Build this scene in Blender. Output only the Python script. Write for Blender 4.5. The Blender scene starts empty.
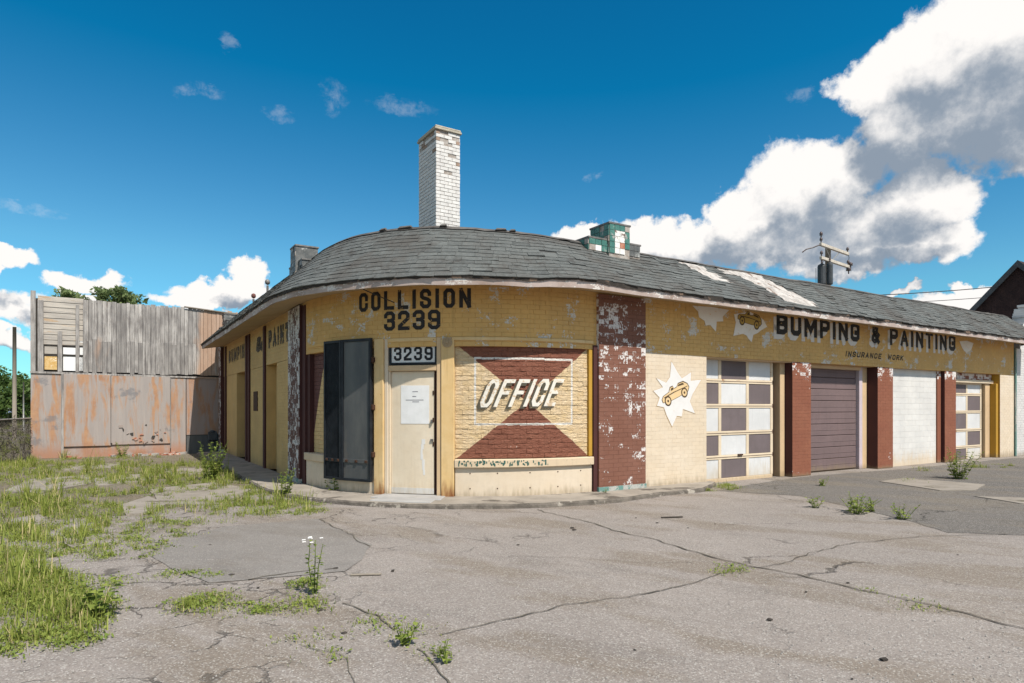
import bpy, math, random
import numpy as np
from mathutils import Vector, Matrix, noise as mnoise
random.seed(7)
rng = np.random.default_rng(7)
SC = bpy.context.scene
COL = SC.collection
rad = math.radians

# ------------------------------------------------------------------ camera, sun, sky, exposure
CAM_H = 1.55
cam_d = bpy.data.cameras.new('camera'); cam = bpy.data.objects.new('camera', cam_d); COL.objects.link(cam)
cam.location = (0, 0, CAM_H); cam.rotation_euler = (rad(90), 0, 0)
cam_d.sensor_width = 36; cam_d.lens = 22.5; cam_d.shift_y = 65.5/1024
cam_d.clip_start = .05; cam_d.clip_end = 3000
SC.camera = cam
SC.view_settings.view_transform = 'Standard'; SC.view_settings.look = 'None'
SC.view_settings.gamma = 1; SC.view_settings.exposure = 0.5
SC.render.resolution_x = 1024; SC.render.resolution_y = 683

RX, RY = .84776544, .53037134            # direction of the garage wing (building u axis)
CX, CY = -1.94335388, 9.03829278         # building corner on the ground
SUN_EL = rad(53.5); dl = rad(6)
sh = Vector((RY*math.cos(dl)+RX*math.sin(dl), -RX*math.cos(dl)+RY*math.sin(dl), 0))
SUN_DIR = Vector((sh.x*math.cos(SUN_EL), sh.y*math.cos(SUN_EL), math.sin(SUN_EL)))
sun_d = bpy.data.lights.new('sun', 'SUN'); sun_d.energy = 4.5; sun_d.angle = rad(.53); sun_d.color = (1, .94, .85)
sun = bpy.data.objects.new('sun', sun_d); COL.objects.link(sun)
sun.location = (0, 0, 60); sun.rotation_euler = SUN_DIR.to_track_quat('Z', 'Y').to_euler()

# ------------------------------------------------------------------ node helper
class NB:
    def __init__(self, tree): self.t = tree; self.n = tree.nodes; self.l = tree.links
    def node(self, typ, **kw):
        nd = self.n.new(typ)
        for k, v in kw.items(): setattr(nd, k, v)
        return nd
    def put(self, sock, v):
        if v is None: return
        if hasattr(v, 'is_output'): self.l.new(v, sock)
        elif isinstance(v, (tuple, list)) and sock.type == 'RGBA' and len(v) == 3: sock.default_value = (*v, 1)
        else: sock.default_value = v
    def m(self, op, a, b=None, c=None, clamp=False):
        nd = self.node('ShaderNodeMath', operation=op, use_clamp=clamp)
        for i, v in enumerate((a, b, c)): self.put(nd.inputs[i], v)
        return nd.outputs[0]
    def v(self, op, a, b=None, c=None, scale=None):
        nd = self.node('ShaderNodeVectorMath', operation=op)
        for i, x in enumerate((a, b, c)):
            if x is not None: self.put(nd.inputs[i], x)
        if scale is not None: self.put(nd.inputs['Scale'], scale)
        return nd.outputs['Value'] if op in ('DOT_PRODUCT', 'LENGTH', 'DISTANCE') else nd.outputs['Vector']
    def mix(self, f, a, b, mode='MIX'):
        nd = self.node('ShaderNodeMix', data_type='RGBA', blend_type=mode, clamp_factor=True)
        self.put(nd.inputs['Factor'], f); self.put(nd.inputs[6], a); self.put(nd.inputs[7], b)
        return nd.outputs[2]
    def ss(self, x, lo, hi, a=0., b=1.):
        nd = self.node('ShaderNodeMapRange', interpolation_type='SMOOTHSTEP')
        for k, v in zip(('Value', 'From Min', 'From Max', 'To Min', 'To Max'), (x, lo, hi, a, b)): self.put(nd.inputs[k], v)
        return nd.outputs[0]
    def noise(self, vec, scale, detail=4., rough=.55, out='Fac', dist=0.):
        nd = self.node('ShaderNodeTexNoise')
        self.put(nd.inputs['Vector'], vec)
        for k, v in (('Scale', scale), ('Detail', detail), ('Roughness', rough), ('Distortion', dist)): nd.inputs[k].default_value = v
        return nd.outputs['Fac' if out == 'Fac' else 'Color']
    def vor(self, vec, scale, feature='F1', out='Distance', rnd=1.):
        nd = self.node('ShaderNodeTexVoronoi', feature=feature)
        self.put(nd.inputs['Vector'], vec); nd.inputs['Scale'].default_value = scale; nd.inputs['Randomness'].default_value = rnd
        return nd.outputs[out]
    def white(self, vec, out='Value'):
        nd = self.node('ShaderNodeTexWhiteNoise', noise_dimensions='3D'); self.put(nd.inputs['Vector'], vec); return nd.outputs[out]
    def pos(self): return self.node('ShaderNodeNewGeometry').outputs['Position']
    def uv(self): return self.node('ShaderNodeUVMap').outputs[0]
    def obj(self): return self.node('ShaderNodeTexCoord').outputs['Object']
    def attr(self, name): return self.node('ShaderNodeAttribute', attribute_name=name).outputs['Fac']
    def xyz(self, vec):
        nd = self.node('ShaderNodeSeparateXYZ'); self.put(nd.inputs[0], vec); return nd.outputs
    def cmb(self, x, y, z=0.):
        nd = self.node('ShaderNodeCombineXYZ')
        for i, q in enumerate((x, y, z)): self.put(nd.inputs[i], q)
        return nd.outputs[0]
    def mul(self, vec, s): return self.v('MULTIPLY', vec, s)
    def bump(self, h, dist, strength=1., normal=None):
        nd = self.node('ShaderNodeBump'); self.put(nd.inputs['Height'], h)
        nd.inputs['Distance'].default_value = dist; nd.inputs['Strength'].default_value = strength
        if normal is not None: self.put(nd.inputs['Normal'], normal)
        return nd.outputs[0]

def new_mat(name):
    mt = bpy.data.materials.new(name); mt.use_nodes = True
    n = NB(mt.node_tree)
    b = next(x for x in mt.node_tree.nodes if x.type == 'BSDF_PRINCIPLED')
    def fin(col=None, rough=.85, normal=None, metal=None, spec=.3):
        n.put(b.inputs['Base Color'], col); n.put(b.inputs['Roughness'], rough)
        if normal is not None: n.put(b.inputs['Normal'], normal)
        if metal is not None: n.put(b.inputs['Metallic'], metal)
        b.inputs['Specular IOR Level'].default_value = spec
        return mt
    return n, fin

# ------------------------------------------------------------------ sky with clouds (world)
W = bpy.data.worlds.new('World'); SC.world = W; W.use_nodes = True
def sky_clouds():
    n = NB(W.node_tree); n.n.clear()
    out = n.node('ShaderNodeOutputWorld'); bg = n.node('ShaderNodeBackground'); bg.inputs['Strength'].default_value = .072
    n.l.new(bg.outputs[0], out.inputs[0])
    sky = n.node('ShaderNodeTexSky', sky_type='NISHITA')
    sky.sun_disc = False; sky.sun_elevation = SUN_EL; sky.sun_rotation = math.atan2(sh.x, sh.y)
    sky.air_density = 1.0; sky.dust_density = .35; sky.ozone_density = 1.6; sky.altitude = 200
    skyc = sky.outputs[0]
    dirv = n.node('ShaderNodeTexCoord').outputs['Generated']
    x, y, z = n.xyz(dirv)
    # a deeper teal blue as in the picture, the same in every direction
    skyc = n.mix(1., skyc, SKY_TINT, 'MULTIPLY')
    sp_ = n.node('ShaderNodeSeparateColor'); n.put(sp_.inputs[0], skyc); cm_ = n.node('ShaderNodeCombineColor')
    n.put(cm_.inputs[0], n.m('MINIMUM', n.m('MULTIPLY', n.m('MAXIMUM', n.m('SUBTRACT', sp_.outputs[0], .41), .01), 2.7), n.m('MULTIPLY', sp_.outputs[0], 1.5)))
    n.put(cm_.inputs[1], n.m('MINIMUM', n.m('MULTIPLY', n.m('POWER', sp_.outputs[1], 1.38), .725), n.m('MULTIPLY', sp_.outputs[1], 1.22)))
    n.put(cm_.inputs[2], n.m('MINIMUM', n.m('MULTIPLY', n.m('POWER', sp_.outputs[2], 1.15), .84), n.m('MULTIPLY', sp_.outputs[2], 1.15)))
    skyc = cm_.outputs[0]
    # cloud banks: (azimuth, elevation, half width, half height) in degrees
    grp = bpy.data.node_groups.new('cloud_density', 'ShaderNodeTree')
    grp.interface.new_socket('Dir', in_out='INPUT', socket_type='NodeSocketVector')
    grp.interface.new_socket('D', in_out='OUTPUT', socket_type='NodeSocketFloat')
    g = NB(grp); gi = g.node('NodeGroupInput'); go = g.node('NodeGroupOutput')
    dv = gi.outputs[0]
    gx, gy, gz = g.xyz(dv)
    az = g.m('MULTIPLY', g.m('ARCTAN2', gx, gy), 57.2958)
    el = g.m('MULTIPLY', g.m('ARCSINE', gz), 57.2958)
    p0 = g.cmb(az, el, 0.)
    w1 = g.v('MULTIPLY', g.v('SUBTRACT', g.noise(dv, 9., 3., .5, 'Color'), (.5, .5, .5)), (6.5, 5., 0))
    w2 = g.v('MULTIPLY', g.v('SUBTRACT', g.noise(dv, 34., 5., .6, 'Color'), (.5, .5, .5)), (3., 2.6, 0))
    p = g.v('ADD', g.v('ADD', p0, w1), w2)
    mn = None
    for a, e, ra, re in CLOUDS:
        q = g.v('MULTIPLY_ADD', p, (1/ra, 1/re, 0), (-a/ra, -e/re, 0))
        d = g.v('DOT_PRODUCT', q, q)
        mn = d if mn is None else g.m('SMOOTH_MIN', mn, d, .25)
    D = g.m('SUBTRACT', 1.0, mn)
    # added broken cumulus outside the view, thickened to whiten the fill light
    far = g.m('SUBTRACT', g.noise(g.v('MULTIPLY', dv, (1, 1, 1.8)), 3.1, 5., .55), .47)
    far = g.m('MULTIPLY', far, 6.)
    back = g.ss(g.m('ABSOLUTE', az), 44., 56.)
    far = g.m('ADD', far, g.m('MULTIPLY', g.m('SUBTRACT', back, 1.), 6.))
    far = g.m('SUBTRACT', far, g.m('MULTIPLY', g.ss(el, 12., 2.), 0.))
    D = g.m('MAXIMUM', D, far)
    D = g.m('ADD', D, g.m('MULTIPLY', g.m('SUBTRACT', g.noise(dv, 60., 5., .62), .5), .75))
    g.l.new(D, go.inputs[0])
    def dens(v):
        nd = n.node('ShaderNodeGroup'); nd.node_tree = grp; n.put(nd.inputs[0], v); return nd.outputs[0]
    d0 = dens(dirv)
    d1 = dens(n.v('NORMALIZE', n.v('ADD', dirv, (.022, 0, .05))))
    alpha = n.ss(d0, -.02, .48)
    lit = n.m('SUBTRACT', .62, n.m('MULTIPLY', n.m('SUBTRACT', d1, d0), .95))
    # heavier grey bellies
    az0 = n.m('MULTIPLY', n.m('ARCTAN2', x, y), 57.2958); el0 = n.m('MULTIPLY', n.m('ARCSINE', z), 57.2958)
    wv = n.v('MULTIPLY', n.v('SUBTRACT', n.noise(dirv, 11., 5., .6, 'Color'), (.5, .5, .5)), (8., 6., 0))
    pp = n.v('ADD', n.cmb(az0, el0, 0.), wv)
    belly = None
    for a, e, ra, re in BELLIES:
        q = n.v('MULTIPLY_ADD', pp, (1/ra, 1/re, 0), (-a/ra, -e/re, 0))
        d = n.ss(n.v('DOT_PRODUCT', q, q), 1.7, .0)
        belly = d if belly is None else n.m('MAXIMUM', belly, d)
    lit = n.m('SUBTRACT', lit, n.m('MULTIPLY', belly, .80))
    lit = n.m("ADD", lit, n.m("ADD", n.m("MULTIPLY", n.m("SUBTRACT", n.noise(dirv, 44., 4., .6), .5), .35), n.m("MULTIPLY", n.m("SUBTRACT", n.noise(dirv, 13., 5., .6), .5), 1.1)))
    lit = n.ss(lit, -.50, .92)
    ccol = n.mix(lit, CLOUD_DARK, CLOUD_LIT)
    col = n.mix(alpha, skyc, ccol)
    # thin torn wisps
    wm = None
    w3 = n.v('MULTIPLY', n.v('SUBTRACT', n.noise(n.v('MULTIPLY', dirv, (1, 1, 2.)), 30., 5., .65, 'Color'), (.5, .5, .5)), (3.4, 2.4, 0))
    pw = n.v('ADD', n.cmb(az0, el0, 0.), w3)
    for a, e, ra, re in WISPS:
        q = n.v('MULTIPLY_ADD', pw, (1/ra, 1/re, 0), (-a/ra, -e/re, 0))
        d = n.ss(n.v('DOT_PRODUCT', q, q), 1.3, .0)
        wm = d if wm is None else n.m('MAXIMUM', wm, d)
    wm = n.m('MULTIPLY', wm, n.ss(n.noise(dirv, 50., 5., .7), .35, .7))
    col = n.mix(n.m('MULTIPLY', wm, .17), col, CLOUD_LIT)
    n.l.new(col, bg.inputs[0])
def deg(px, py, rx, ry):
    """turns a spot seen in the photograph into sky angles"""
    a = math.atan2(px-512, 640); k = math.cos(a)
    e = math.atan2((407-py)*k, 640)
    return (math.degrees(a), math.degrees(e), math.degrees(rx/640)*k, math.degrees(ry/640)*k)
SKY_TINT = (.36, .98, 1.16)
CLOUD_LIT = (10.0, 9.7, 9.4); CLOUD_DARK = (2.7, 3.3, 4.1)
CLOUDS = [deg(*q) for q in [
    (985, 40, 70, 50), (930, 62, 70, 34), (885, 78, 48, 24), (905, 130, 50, 50), (985, 105, 80, 55), (1060, 60, 90, 90), (1050, 130, 80, 40),
    (835, 180, 48, 36), (785, 195, 60, 42), (742, 215, 32, 40), (860, 225, 80, 42), (930, 238, 46, 24), (925, 195, 44, 40), (775, 235, 75, 32),
    (700, 247, 60, 24), (640, 242, 75, 24), (590, 232, 44, 13), (830, 262, 55, 17), (560, 236, 26, 8),
    (975, 292, 62, 11), (905, 283, 26, 5), (1060, 290, 70, 14),
    (-10, 258, 32, 14), (75, 284, 34, 14), (110, 278, 22, 15), (-10, 312, 48, 20), (15, 345, 44, 14), (-60, 300, 60, 26),
    (225, 288, 58, 15), (250, 276, 26, 17), (200, 296, 50, 10), (120, 310, 70, 10)]]
BELLIES = [deg(*q) for q in [(985, 125, 110, 42), (905, 160, 66, 30), (855, 232, 75, 26), (770, 252, 80, 18), (1040, 90, 70, 50), (850, 205, 44, 24), (690, 262, 70, 12),
                             (225, 300, 70, 7), (0, 320, 60, 8), (30, 350, 50, 8), (880, 262, 70, 12)]]
WISPS = [deg(*q) for q in [(197, 92, 26, 7), (228, 40, 10, 9), (276, 116, 15, 7), (334, 98, 13, 16), (400, 106, 36, 8), (801, 95, 14, 9), (590, 176, 10, 4), (28, 208, 34, 5)]]
sky_clouds()

# ------------------------------------------------------------------ mesh helper
def tag(o, label=None, cat=None, group=None, kind=None):
    if label: o['label'] = label
    if cat: o['category'] = cat
    if group: o['group'] = group
    if kind: o['kind'] = kind
    return o

class MB:
    def __init__(self): self.vs = []; self.fs = []; self.uv = []; self.tone = []; self.mi = []; self.T = .5; self.M = 0
    def face(self, pts, uvs=None, tone=None):
        i = len(self.vs); self.vs += [tuple(p) for p in pts]; self.fs.append(tuple(range(i, i+len(pts))))
        self.uv.append(uvs if uvs else [(0., 0.)]*len(pts)); self.tone.append(self.T if tone is None else tone); self.mi.append(self.M)
    def idx(self, pts): i = len(self.vs); self.vs += [tuple(p) for p in pts]; return i
    def f(self, ids, uvs=None):
        self.fs.append(tuple(ids)); self.uv.append(uvs if uvs else [(0., 0.)]*len(ids)); self.tone.append(self.T); self.mi.append(self.M)
    def box(self, x0, x1, y0, y1, z0, z1, uvax=None):
        """box with shared corners; uv in metres along the face"""
        c = [(x0,y0,z0),(x1,y0,z0),(x1,y1,z0),(x0,y1,z0),(x0,y0,z1),(x1,y0,z1),(x1,y1,z1),(x0,y1,z1)]
        i = self.idx(c)
        for q, ax in (((0,1,5,4),(0,2)),((1,2,6,5),(1,2)),((2,3,7,6),(0,2)),((3,0,4,7),(1,2)),((4,5,6,7),(0,1)),((3,2,1,0),(0,1))):
            self.f([i+k for k in q], [(c[k][ax[0]], c[k][ax[1]]) for k in q])
    def hexa(self, c):
        """eight corners: bottom four then top four"""
        i = self.idx(c)
        for q in ((0,1,5,4),(1,2,6,5),(2,3,7,6),(3,0,4,7),(4,5,6,7),(3,2,1,0)):
            self.f([i+k for k in q], [(c[k][0]+c[k][1], c[k][2]) for k in q])
    def tube(self, pts, r, n=6, caps=True, r1=None):
        pts = [Vector(p) for p in pts]; rings = []
        L0 = 0
        for k, p in enumerate(pts):
            a = pts[max(k-1, 0)]; b = pts[min(k+1, len(pts)-1)]; t = (b-a).normalized()
            up = Vector((0, 0, 1)) if abs(t.z) < .9 else Vector((1, 0, 0))
            e1 = t.cross(up).normalized(); e2 = t.cross(e1)
            rr = r if r1 is None else r+(r1-r)*k/max(1, len(pts)-1)
            rings.append(self.idx([p+(e1*math.cos(2*math.pi*j/n)+e2*math.sin(2*math.pi*j/n))*rr for j in range(n)]))
        for k in range(len(pts)-1):
            for j in range(n):
                j2 = (j+1) % n
                self.f([rings[k]+j, rings[k]+j2, rings[k+1]+j2, rings[k+1]+j], [(j/n, k), ((j+1)/n, k), ((j+1)/n, k+1), (j/n, k+1)])
        if caps:
            self.f([rings[0]+j for j in range(n)]); self.f([rings[-1]+j for j in reversed(range(n))])
    def lathe(self, prof, c=(0, 0, 0), n=14):
        rings = [self.idx([(c[0]+r*math.cos(2*math.pi*j/n), c[1]+r*math.sin(2*math.pi*j/n), c[2]+z) for j in range(n)]) for r, z in prof]
        for k in range(len(prof)-1):
            for j in range(n):
                self.f([rings[k]+j, rings[k]+(j+1) % n, rings[k+1]+(j+1) % n, rings[k+1]+j])
        self.f([rings[-1]+j for j in range(n)]); self.f([rings[0]+j for j in reversed(range(n))])
    def build(self, name, mats, parent=None, label=None, kind=None, bevel=0, smooth=False, cat=None, group=None):
        me = bpy.data.meshes.new(name); me.from_pydata(self.vs, [], self.fs)
        uvl = me.uv_layers.new(name='UVMap')
        flat = [c for u in self.uv for q in u for c in q]
        uvl.data.foreach_set('uv', flat)
        at = me.attributes.new('tone', 'FLOAT', 'FACE'); at.data.foreach_set('value', self.tone)
        if not isinstance(mats, (list, tuple)): mats = [mats]
        for q in mats: me.materials.append(q)
        if len(mats) > 1: me.polygons.foreach_set('material_index', self.mi)
        if smooth: me.polygons.foreach_set('use_smooth', [True]*len(self.fs))
        me.update()
        o = bpy.data.objects.new(name, me); COL.objects.link(o)
        if parent is not None: o.parent = parent
        if bevel:
            bm = o.modifiers.new('bevel', 'BEVEL'); bm.width = bevel; bm.segments = 1; bm.limit_method = 'ANGLE'; bm.angle_limit = rad(40)
        return tag(o, label, cat, group, kind)

def empty(name, loc, rz, label, cat, group=None):
    o = bpy.data.objects.new(name, None); COL.objects.link(o)
    o.location = loc; o.rotation_euler = (0, 0, rz); o.empty_display_size = .3
    return tag(o, label, cat, group)

def n1(s, seed=0.): return mnoise.noise(Vector((s, seed*7.31+.37, 1.7)))
def at_ground(px, py, z=0.):
    t = (CAM_H-z)/((py-407)/640); return Vector(((px-512)/640*t, t, z))
def loc2world(u, v, z=0.): return Vector((CX+u*RX-v*RY, CY+u*RY+v*RX, z))
def world2loc(x, y): dx, dy = x-CX, y-CY; return (dx*RX+dy*RY, -dx*RY+dy*RX)
ROT = math.atan2(RY, RX)

# ------------------------------------------------------------------ facade coordinates: s along the street front, z up, d outward
RA = 3.9; Q = RA*math.pi/4
def F(s, z, d=0.):
    if s > Q: return (RA+s-Q, -d, z)
    if s < -Q: return (-d, RA-s-Q, z)
    th = -math.pi*.75+s/RA; r = RA+d
    return (RA+r*math.cos(th), RA+r*math.sin(th), z)
def su(u): return u-RA+Q
def sv(v): return -(v-RA+Q)
def steps(s0, s1, ds=.12):
    out = [s0]; a, b = max(s0, -Q), min(s1, Q)
    if b > a:
        k = max(1, int((b-a)/ds)); out += [a+(b-a)*i/k for i in range(k+1)]
    out.append(s1); out = sorted(set(round(q, 5) for q in out)); return out
def slab(mb, s0, s1, z0, z1, d0, d1, ds=.12):
    """a block that follows the front: d0 back, d1 front"""
    ss = steps(s0, s1, ds); ids = []
    for s in ss: ids.append(mb.idx([F(s, z0, d1), F(s, z1, d1), F(s, z1, d0), F(s, z0, d0)]))
    for k in range(len(ss)-1):
        a, b = ids[k], ids[k+1]; sa, sb = ss[k], ss[k+1]
        mb.f([a, b, b+1, a+1], [(sa, z0), (sb, z0), (sb, z1), (sa, z1)])
        mb.f([a+1, b+1, b+2, a+2], [(sa, z1+d1), (sb, z1+d1), (sb, z1+d0), (sa, z1+d0)])
        mb.f([a+2, b+2, b+3, a+3], [(sa, z1), (sb, z1), (sb, z0), (sa, z0)])
        mb.f([a+3, b+3, b, a], [(sa, z0+d0), (sb, z0+d0), (sb, z0+d1), (sa, z0+d1)])
    a, b = ids[0], ids[-1]
    mb.f([a, a+1, a+2, a+3], [(s0-d1, z0), (s0-d1, z1), (s0-d0, z1), (s0-d0, z0)])
    mb.f([b+3, b+2, b+1, b], [(s1+d0, z0), (s1+d0, z1), (s1+d1, z1), (s1+d1, z0)])

def brick(mb, s0, s1, z0, z1, db, df):
    c = [F(s0, z0, df), F(s1, z0, df), F(s1, z1, df), F(s0, z1, df)]
    e = .004
    b = [F(s0-e, z0-e, db), F(s1+e, z0-e, db), F(s1+e, z1+e, db), F(s0-e, z1+e, db)]
    i = mb.idx(c+b)
    uv = [(s0, z0), (s1, z0), (s1, z1), (s0, z1)]
    mb.f([i, i+1, i+2, i+3], uv)
    for k in range(4):
        j = (k+1) % 4; mb.f([i+4+k, i+4+j, i+j, i+k], [uv[k], uv[j], uv[j], uv[k]])
def bricks(mb, s0, s1, z0, z1, d, proud=.003, L=.215, H=.076, jt=.006, jit=.0008, skip=None):
    nz = max(1, round((z1-z0)/H)); H = (z1-z0)/nz
    for r in range(nz):
        a = s0-(L/2 if r % 2 else 0)
        while a < s1-.02:
            b0, b1 = max(a, s0), min(a+L, s1); a += L
            if b1-b0 < .03: continue
            if skip and skip((b0+b1)/2, z0+(r+.5)*H): continue
            mb.T = random.random()
            brick(mb, b0+jt/2, b1-jt/2, z0+r*H+jt/2, z0+(r+1)*H-jt/2, d-.002, d+proud+random.uniform(-jit, jit))

# ------------------------------------------------------------------ materials
def paint(name, base, under, peel=.12, tile=None, dirt=(.20, .15, .09), dirt_z=.35, vary=.18, alt=None, rough=.75, streak=.3, cell=(.11, .075), hi=None, dirt_amt=.6):
    """old wall paint: uneven film, flakes where the layer below shows, grime near the pavement; all in wall metres"""
    n, fin = new_mat(name)
    uv = n.uv(); x, y, _ = n.xyz(uv)
    big = n.noise(uv, 1.3, 4., .6); mid = n.noise(uv, 7., 5., .62); fine = n.noise(uv, 60., 3., .6)
    c = n.mix(n.ss(big, .3, .75), base, alt if alt else tuple(q*(1-vary) for q in base))
    c = n.mix(n.m('MULTIPLY', n.ss(mid, .45, .8), .35), c, tuple(q*.78 for q in base))
    c = n.mix(n.m('MULTIPLY', n.attr('tone'), .16), c, tuple(q*.7 for q in base))
    st = n.noise(n.mul(uv, (9., .7, 1.)), 1.5, 4., .6)
    c = n.mix(n.m('MULTIPLY', n.ss(st, .5, .8), streak), c, tuple(q*.62 for q in base))
    # flakes, squared off by the tiles or bricks they fell from
    cellv = n.cmb(n.m('FLOOR', n.m('DIVIDE', x, cell[0])), n.m('FLOOR', n.m('DIVIDE', y, cell[1])))
    wn = n.white(cellv)
    reg = n.noise(uv, 2.1, 3., .6)
    if hi: reg = n.m('ADD', reg, n.ss(y, hi[0], hi[1], 0., hi[2]))
    edge = n.noise(n.mul(uv, (1.5, 1., 1.)) if tile else uv, 19. if tile else 26., 5., .65)
    sel = n.m('ADD', n.m('MULTIPLY', wn, .26 if tile else .12), n.m('ADD', n.m('MULTIPLY', reg, .7 if tile else .75), n.m('MULTIPLY', edge, .85 if tile else .5)))
    th = 1.32-peel*1.2 if tile else 1.10-peel
    fl = n.ss(sel, th, th+.035)
    c = n.mix(fl, c, n.mix(n.ss(fine, .35, .65), under, tuple(q*.72 for q in under)))
    g = n.m('ADD', n.m('MULTIPLY', y, -1/dirt_z), n.m('MULTIPLY', n.noise(n.mul(uv, (14., 2.5, 1.)), 1., 5., .6), 2.0))
    c = n.mix(n.m('MULTIPLY', n.ss(g, -.1, 1.0), dirt_amt), c, dirt)
    h = n.m('ADD', n.m('MULTIPLY', mid, .4), n.m('SUBTRACT', n.m('MULTIPLY', fine, .25), n.m('MULTIPLY', fl, .5)))
    return fin(c, rough, n.bump(h, .006, .7))

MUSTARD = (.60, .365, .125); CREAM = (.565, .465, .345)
M = {}
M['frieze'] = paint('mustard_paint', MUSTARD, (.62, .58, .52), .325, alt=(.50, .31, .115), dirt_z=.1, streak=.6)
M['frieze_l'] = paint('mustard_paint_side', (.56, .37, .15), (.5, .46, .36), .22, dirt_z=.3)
M['cream'] = paint('cream_paint', CREAM, (.66, .62, .56), .17, alt=(.60, .515, .41), streak=.12, dirt_z=.22)
M['post'] = paint('post_paint', (.58, .39, .17), (.30, .12, .05), .22, alt=(.63, .47, .26), dirt=(.20, .075, .025), dirt_z=.34, streak=.6, dirt_amt=1.0)
M['brown'] = paint('brown_paint', (.165, .070, .046), (.66, .62, .60), .20, tile=True, alt=(.20, .092, .064), dirt_z=.12, streak=.15, hi=(.6, 2.9, .15))
M['brown2'] = paint('brown_pier_paint', (.20, .070, .040), (.68, .64, .62), .10, tile=True, alt=(.23, .088, .05), dirt_z=.1, streak=.15, hi=(2.0, 2.55, .5))
M['brown_l'] = paint('brown_tile_paint', (.12, .06, .05), (.62, .60, .58), .30, tile=True, cell=(.08, .09), dirt_z=.12, hi=(1.0, 3.4, .12))
M['maroon'] = paint('maroon_paint', (.065, .022, .020), (.3, .2, .18), .04, dirt_z=.1)
M['reveal'] = paint('mustard_reveal', (.44, .25, .035), (.5, .4, .25), .04, streak=.3, dirt_z=.15)
M['whitewall'] = paint('white_block_paint', (.60, .585, .56), (.42, .34, .26), .16, alt=(.50, .49, .475), dirt=(.50, .36, .20), dirt_z=.42, streak=.12)
M['wpanel'] = paint('white_door_paint', (.60, .60, .60), (.42, .37, .32), .15, streak=.45, dirt=(.42, .35, .25), dirt_z=.4, vary=.16)
M['ppanel'] = paint('purple_door_paint', (.122, .098, .100), (.5, .5, .5), .09, streak=.35, dirt_z=.1, alt=(.15, .12, .125))
M['rail'] = paint('door_rail_paint', (.64, .53, .39), (.33, .16, .07), .24, dirt=(.35, .24, .13), dirt_z=.18, streak=.3)
M['slat'] = paint('slat_paint', (.135, .095, .095), (.21, .11, .08), .22, alt=(.165, .115, .115), streak=.4, dirt_z=.2)
M['tan'] = paint('tan_frame_paint', (.56, .40, .24), (.4, .3, .2), .08, dirt_z=.15)
M['mauve'] = paint('mauve_frame_paint', (.50, .42, .45), (.6, .6, .6), .1, dirt_z=.15)
M['door'] = paint('door_skin', (.60, .50, .37), (.8, .78, .74), .09, alt=(.66, .58, .46), streak=.25, dirt=(.45, .33, .2), dirt_z=.3, rough=.55)
M['fascia'] = paint('fascia_paint', (.46, .385, .355), (.66, .61, .57), .36, alt=(.24, .165, .13), streak=.7, dirt_z=.001, cell=(.3, .02))
M['soffit'] = paint('soffit_paint', (.46, .34, .20), (.35, .3, .25), .1, dirt_z=.001, streak=.1)
M['teal'] = paint('teal_base_paint', (.13, .25, .225), (.42, .42, .39), .42, dirt_z=.01)
M['sillp'] = paint('sill_paint', (.60, .475, .33), (.03, .09, .07), .16, dirt_z=.01, cell=(.05, .1), tile=True)
M['sign'] = paint('sign_white', (.66, .65, .63), (.4, .3, .25), .05, dirt_z=.001, streak=.15)
M['nbrick'] = paint('neighbour_white', (.58, .565, .55), (.4, .22, .15), .1, dirt_z=.2)

def print_mat(name, col, under, amt):
    n, fin = new_mat(name)
    uv = n.uv()
    s = n.m('ADD', n.m('MULTIPLY', n.noise(uv, 9., 5., .65), .7), n.m('MULTIPLY', n.noise(uv, 45., 4., .6), .3))
    f = n.ss(s, .64-amt, .70-amt)
    c = n.mix(n.noise(uv, 5., 4.), col, tuple(q*1.25+.004 for q in col))
    return fin(n.mix(f, c, under), .7, n.bump(n.noise(uv, 70., 2.), .003, .5))
M['black'] = print_mat('black_lettering', (.016, .014, .014), MUSTARD, .05)
M['blackl'] = print_mat('faded_lettering', (.035, .028, .022), (.56, .41, .16), .10)
M['blacks'] = print_mat('sign_black', (.012, .012, .014), (.5, .5, .5), .02)
M['shade'] = print_mat('letter_shadow_white', (.52, .49, .46), MUSTARD, .09)
M['owhite'] = print_mat('white_lettering', (.56, .53, .47), (.48, .36, .24), .115)
M['oshade'] = print_mat('letter_shadow_dark', (.06, .052, .035), (.3, .2, .1), .07)
M['splat'] = print_mat('white_splash', (.54, .525, .51), CREAM, .03)
M['splatf'] = print_mat('faded_splash', (.60, .56, .51), MUSTARD, .06)
M['splatl'] = print_mat('splash_outline', (.42, .27, .11), MUSTARD, .03)
M['cartan'] = print_mat('car_picture_tan', (.54, .39, .21), (.5, .47, .42), .07)
M['caroch'] = print_mat('car_picture_ochre', (.34, .22, .05), (.4, .3, .1), .03)
M['carline'] = print_mat('car_picture_line', (.06, .035, .015), (.3, .2, .1), .02)

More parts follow.
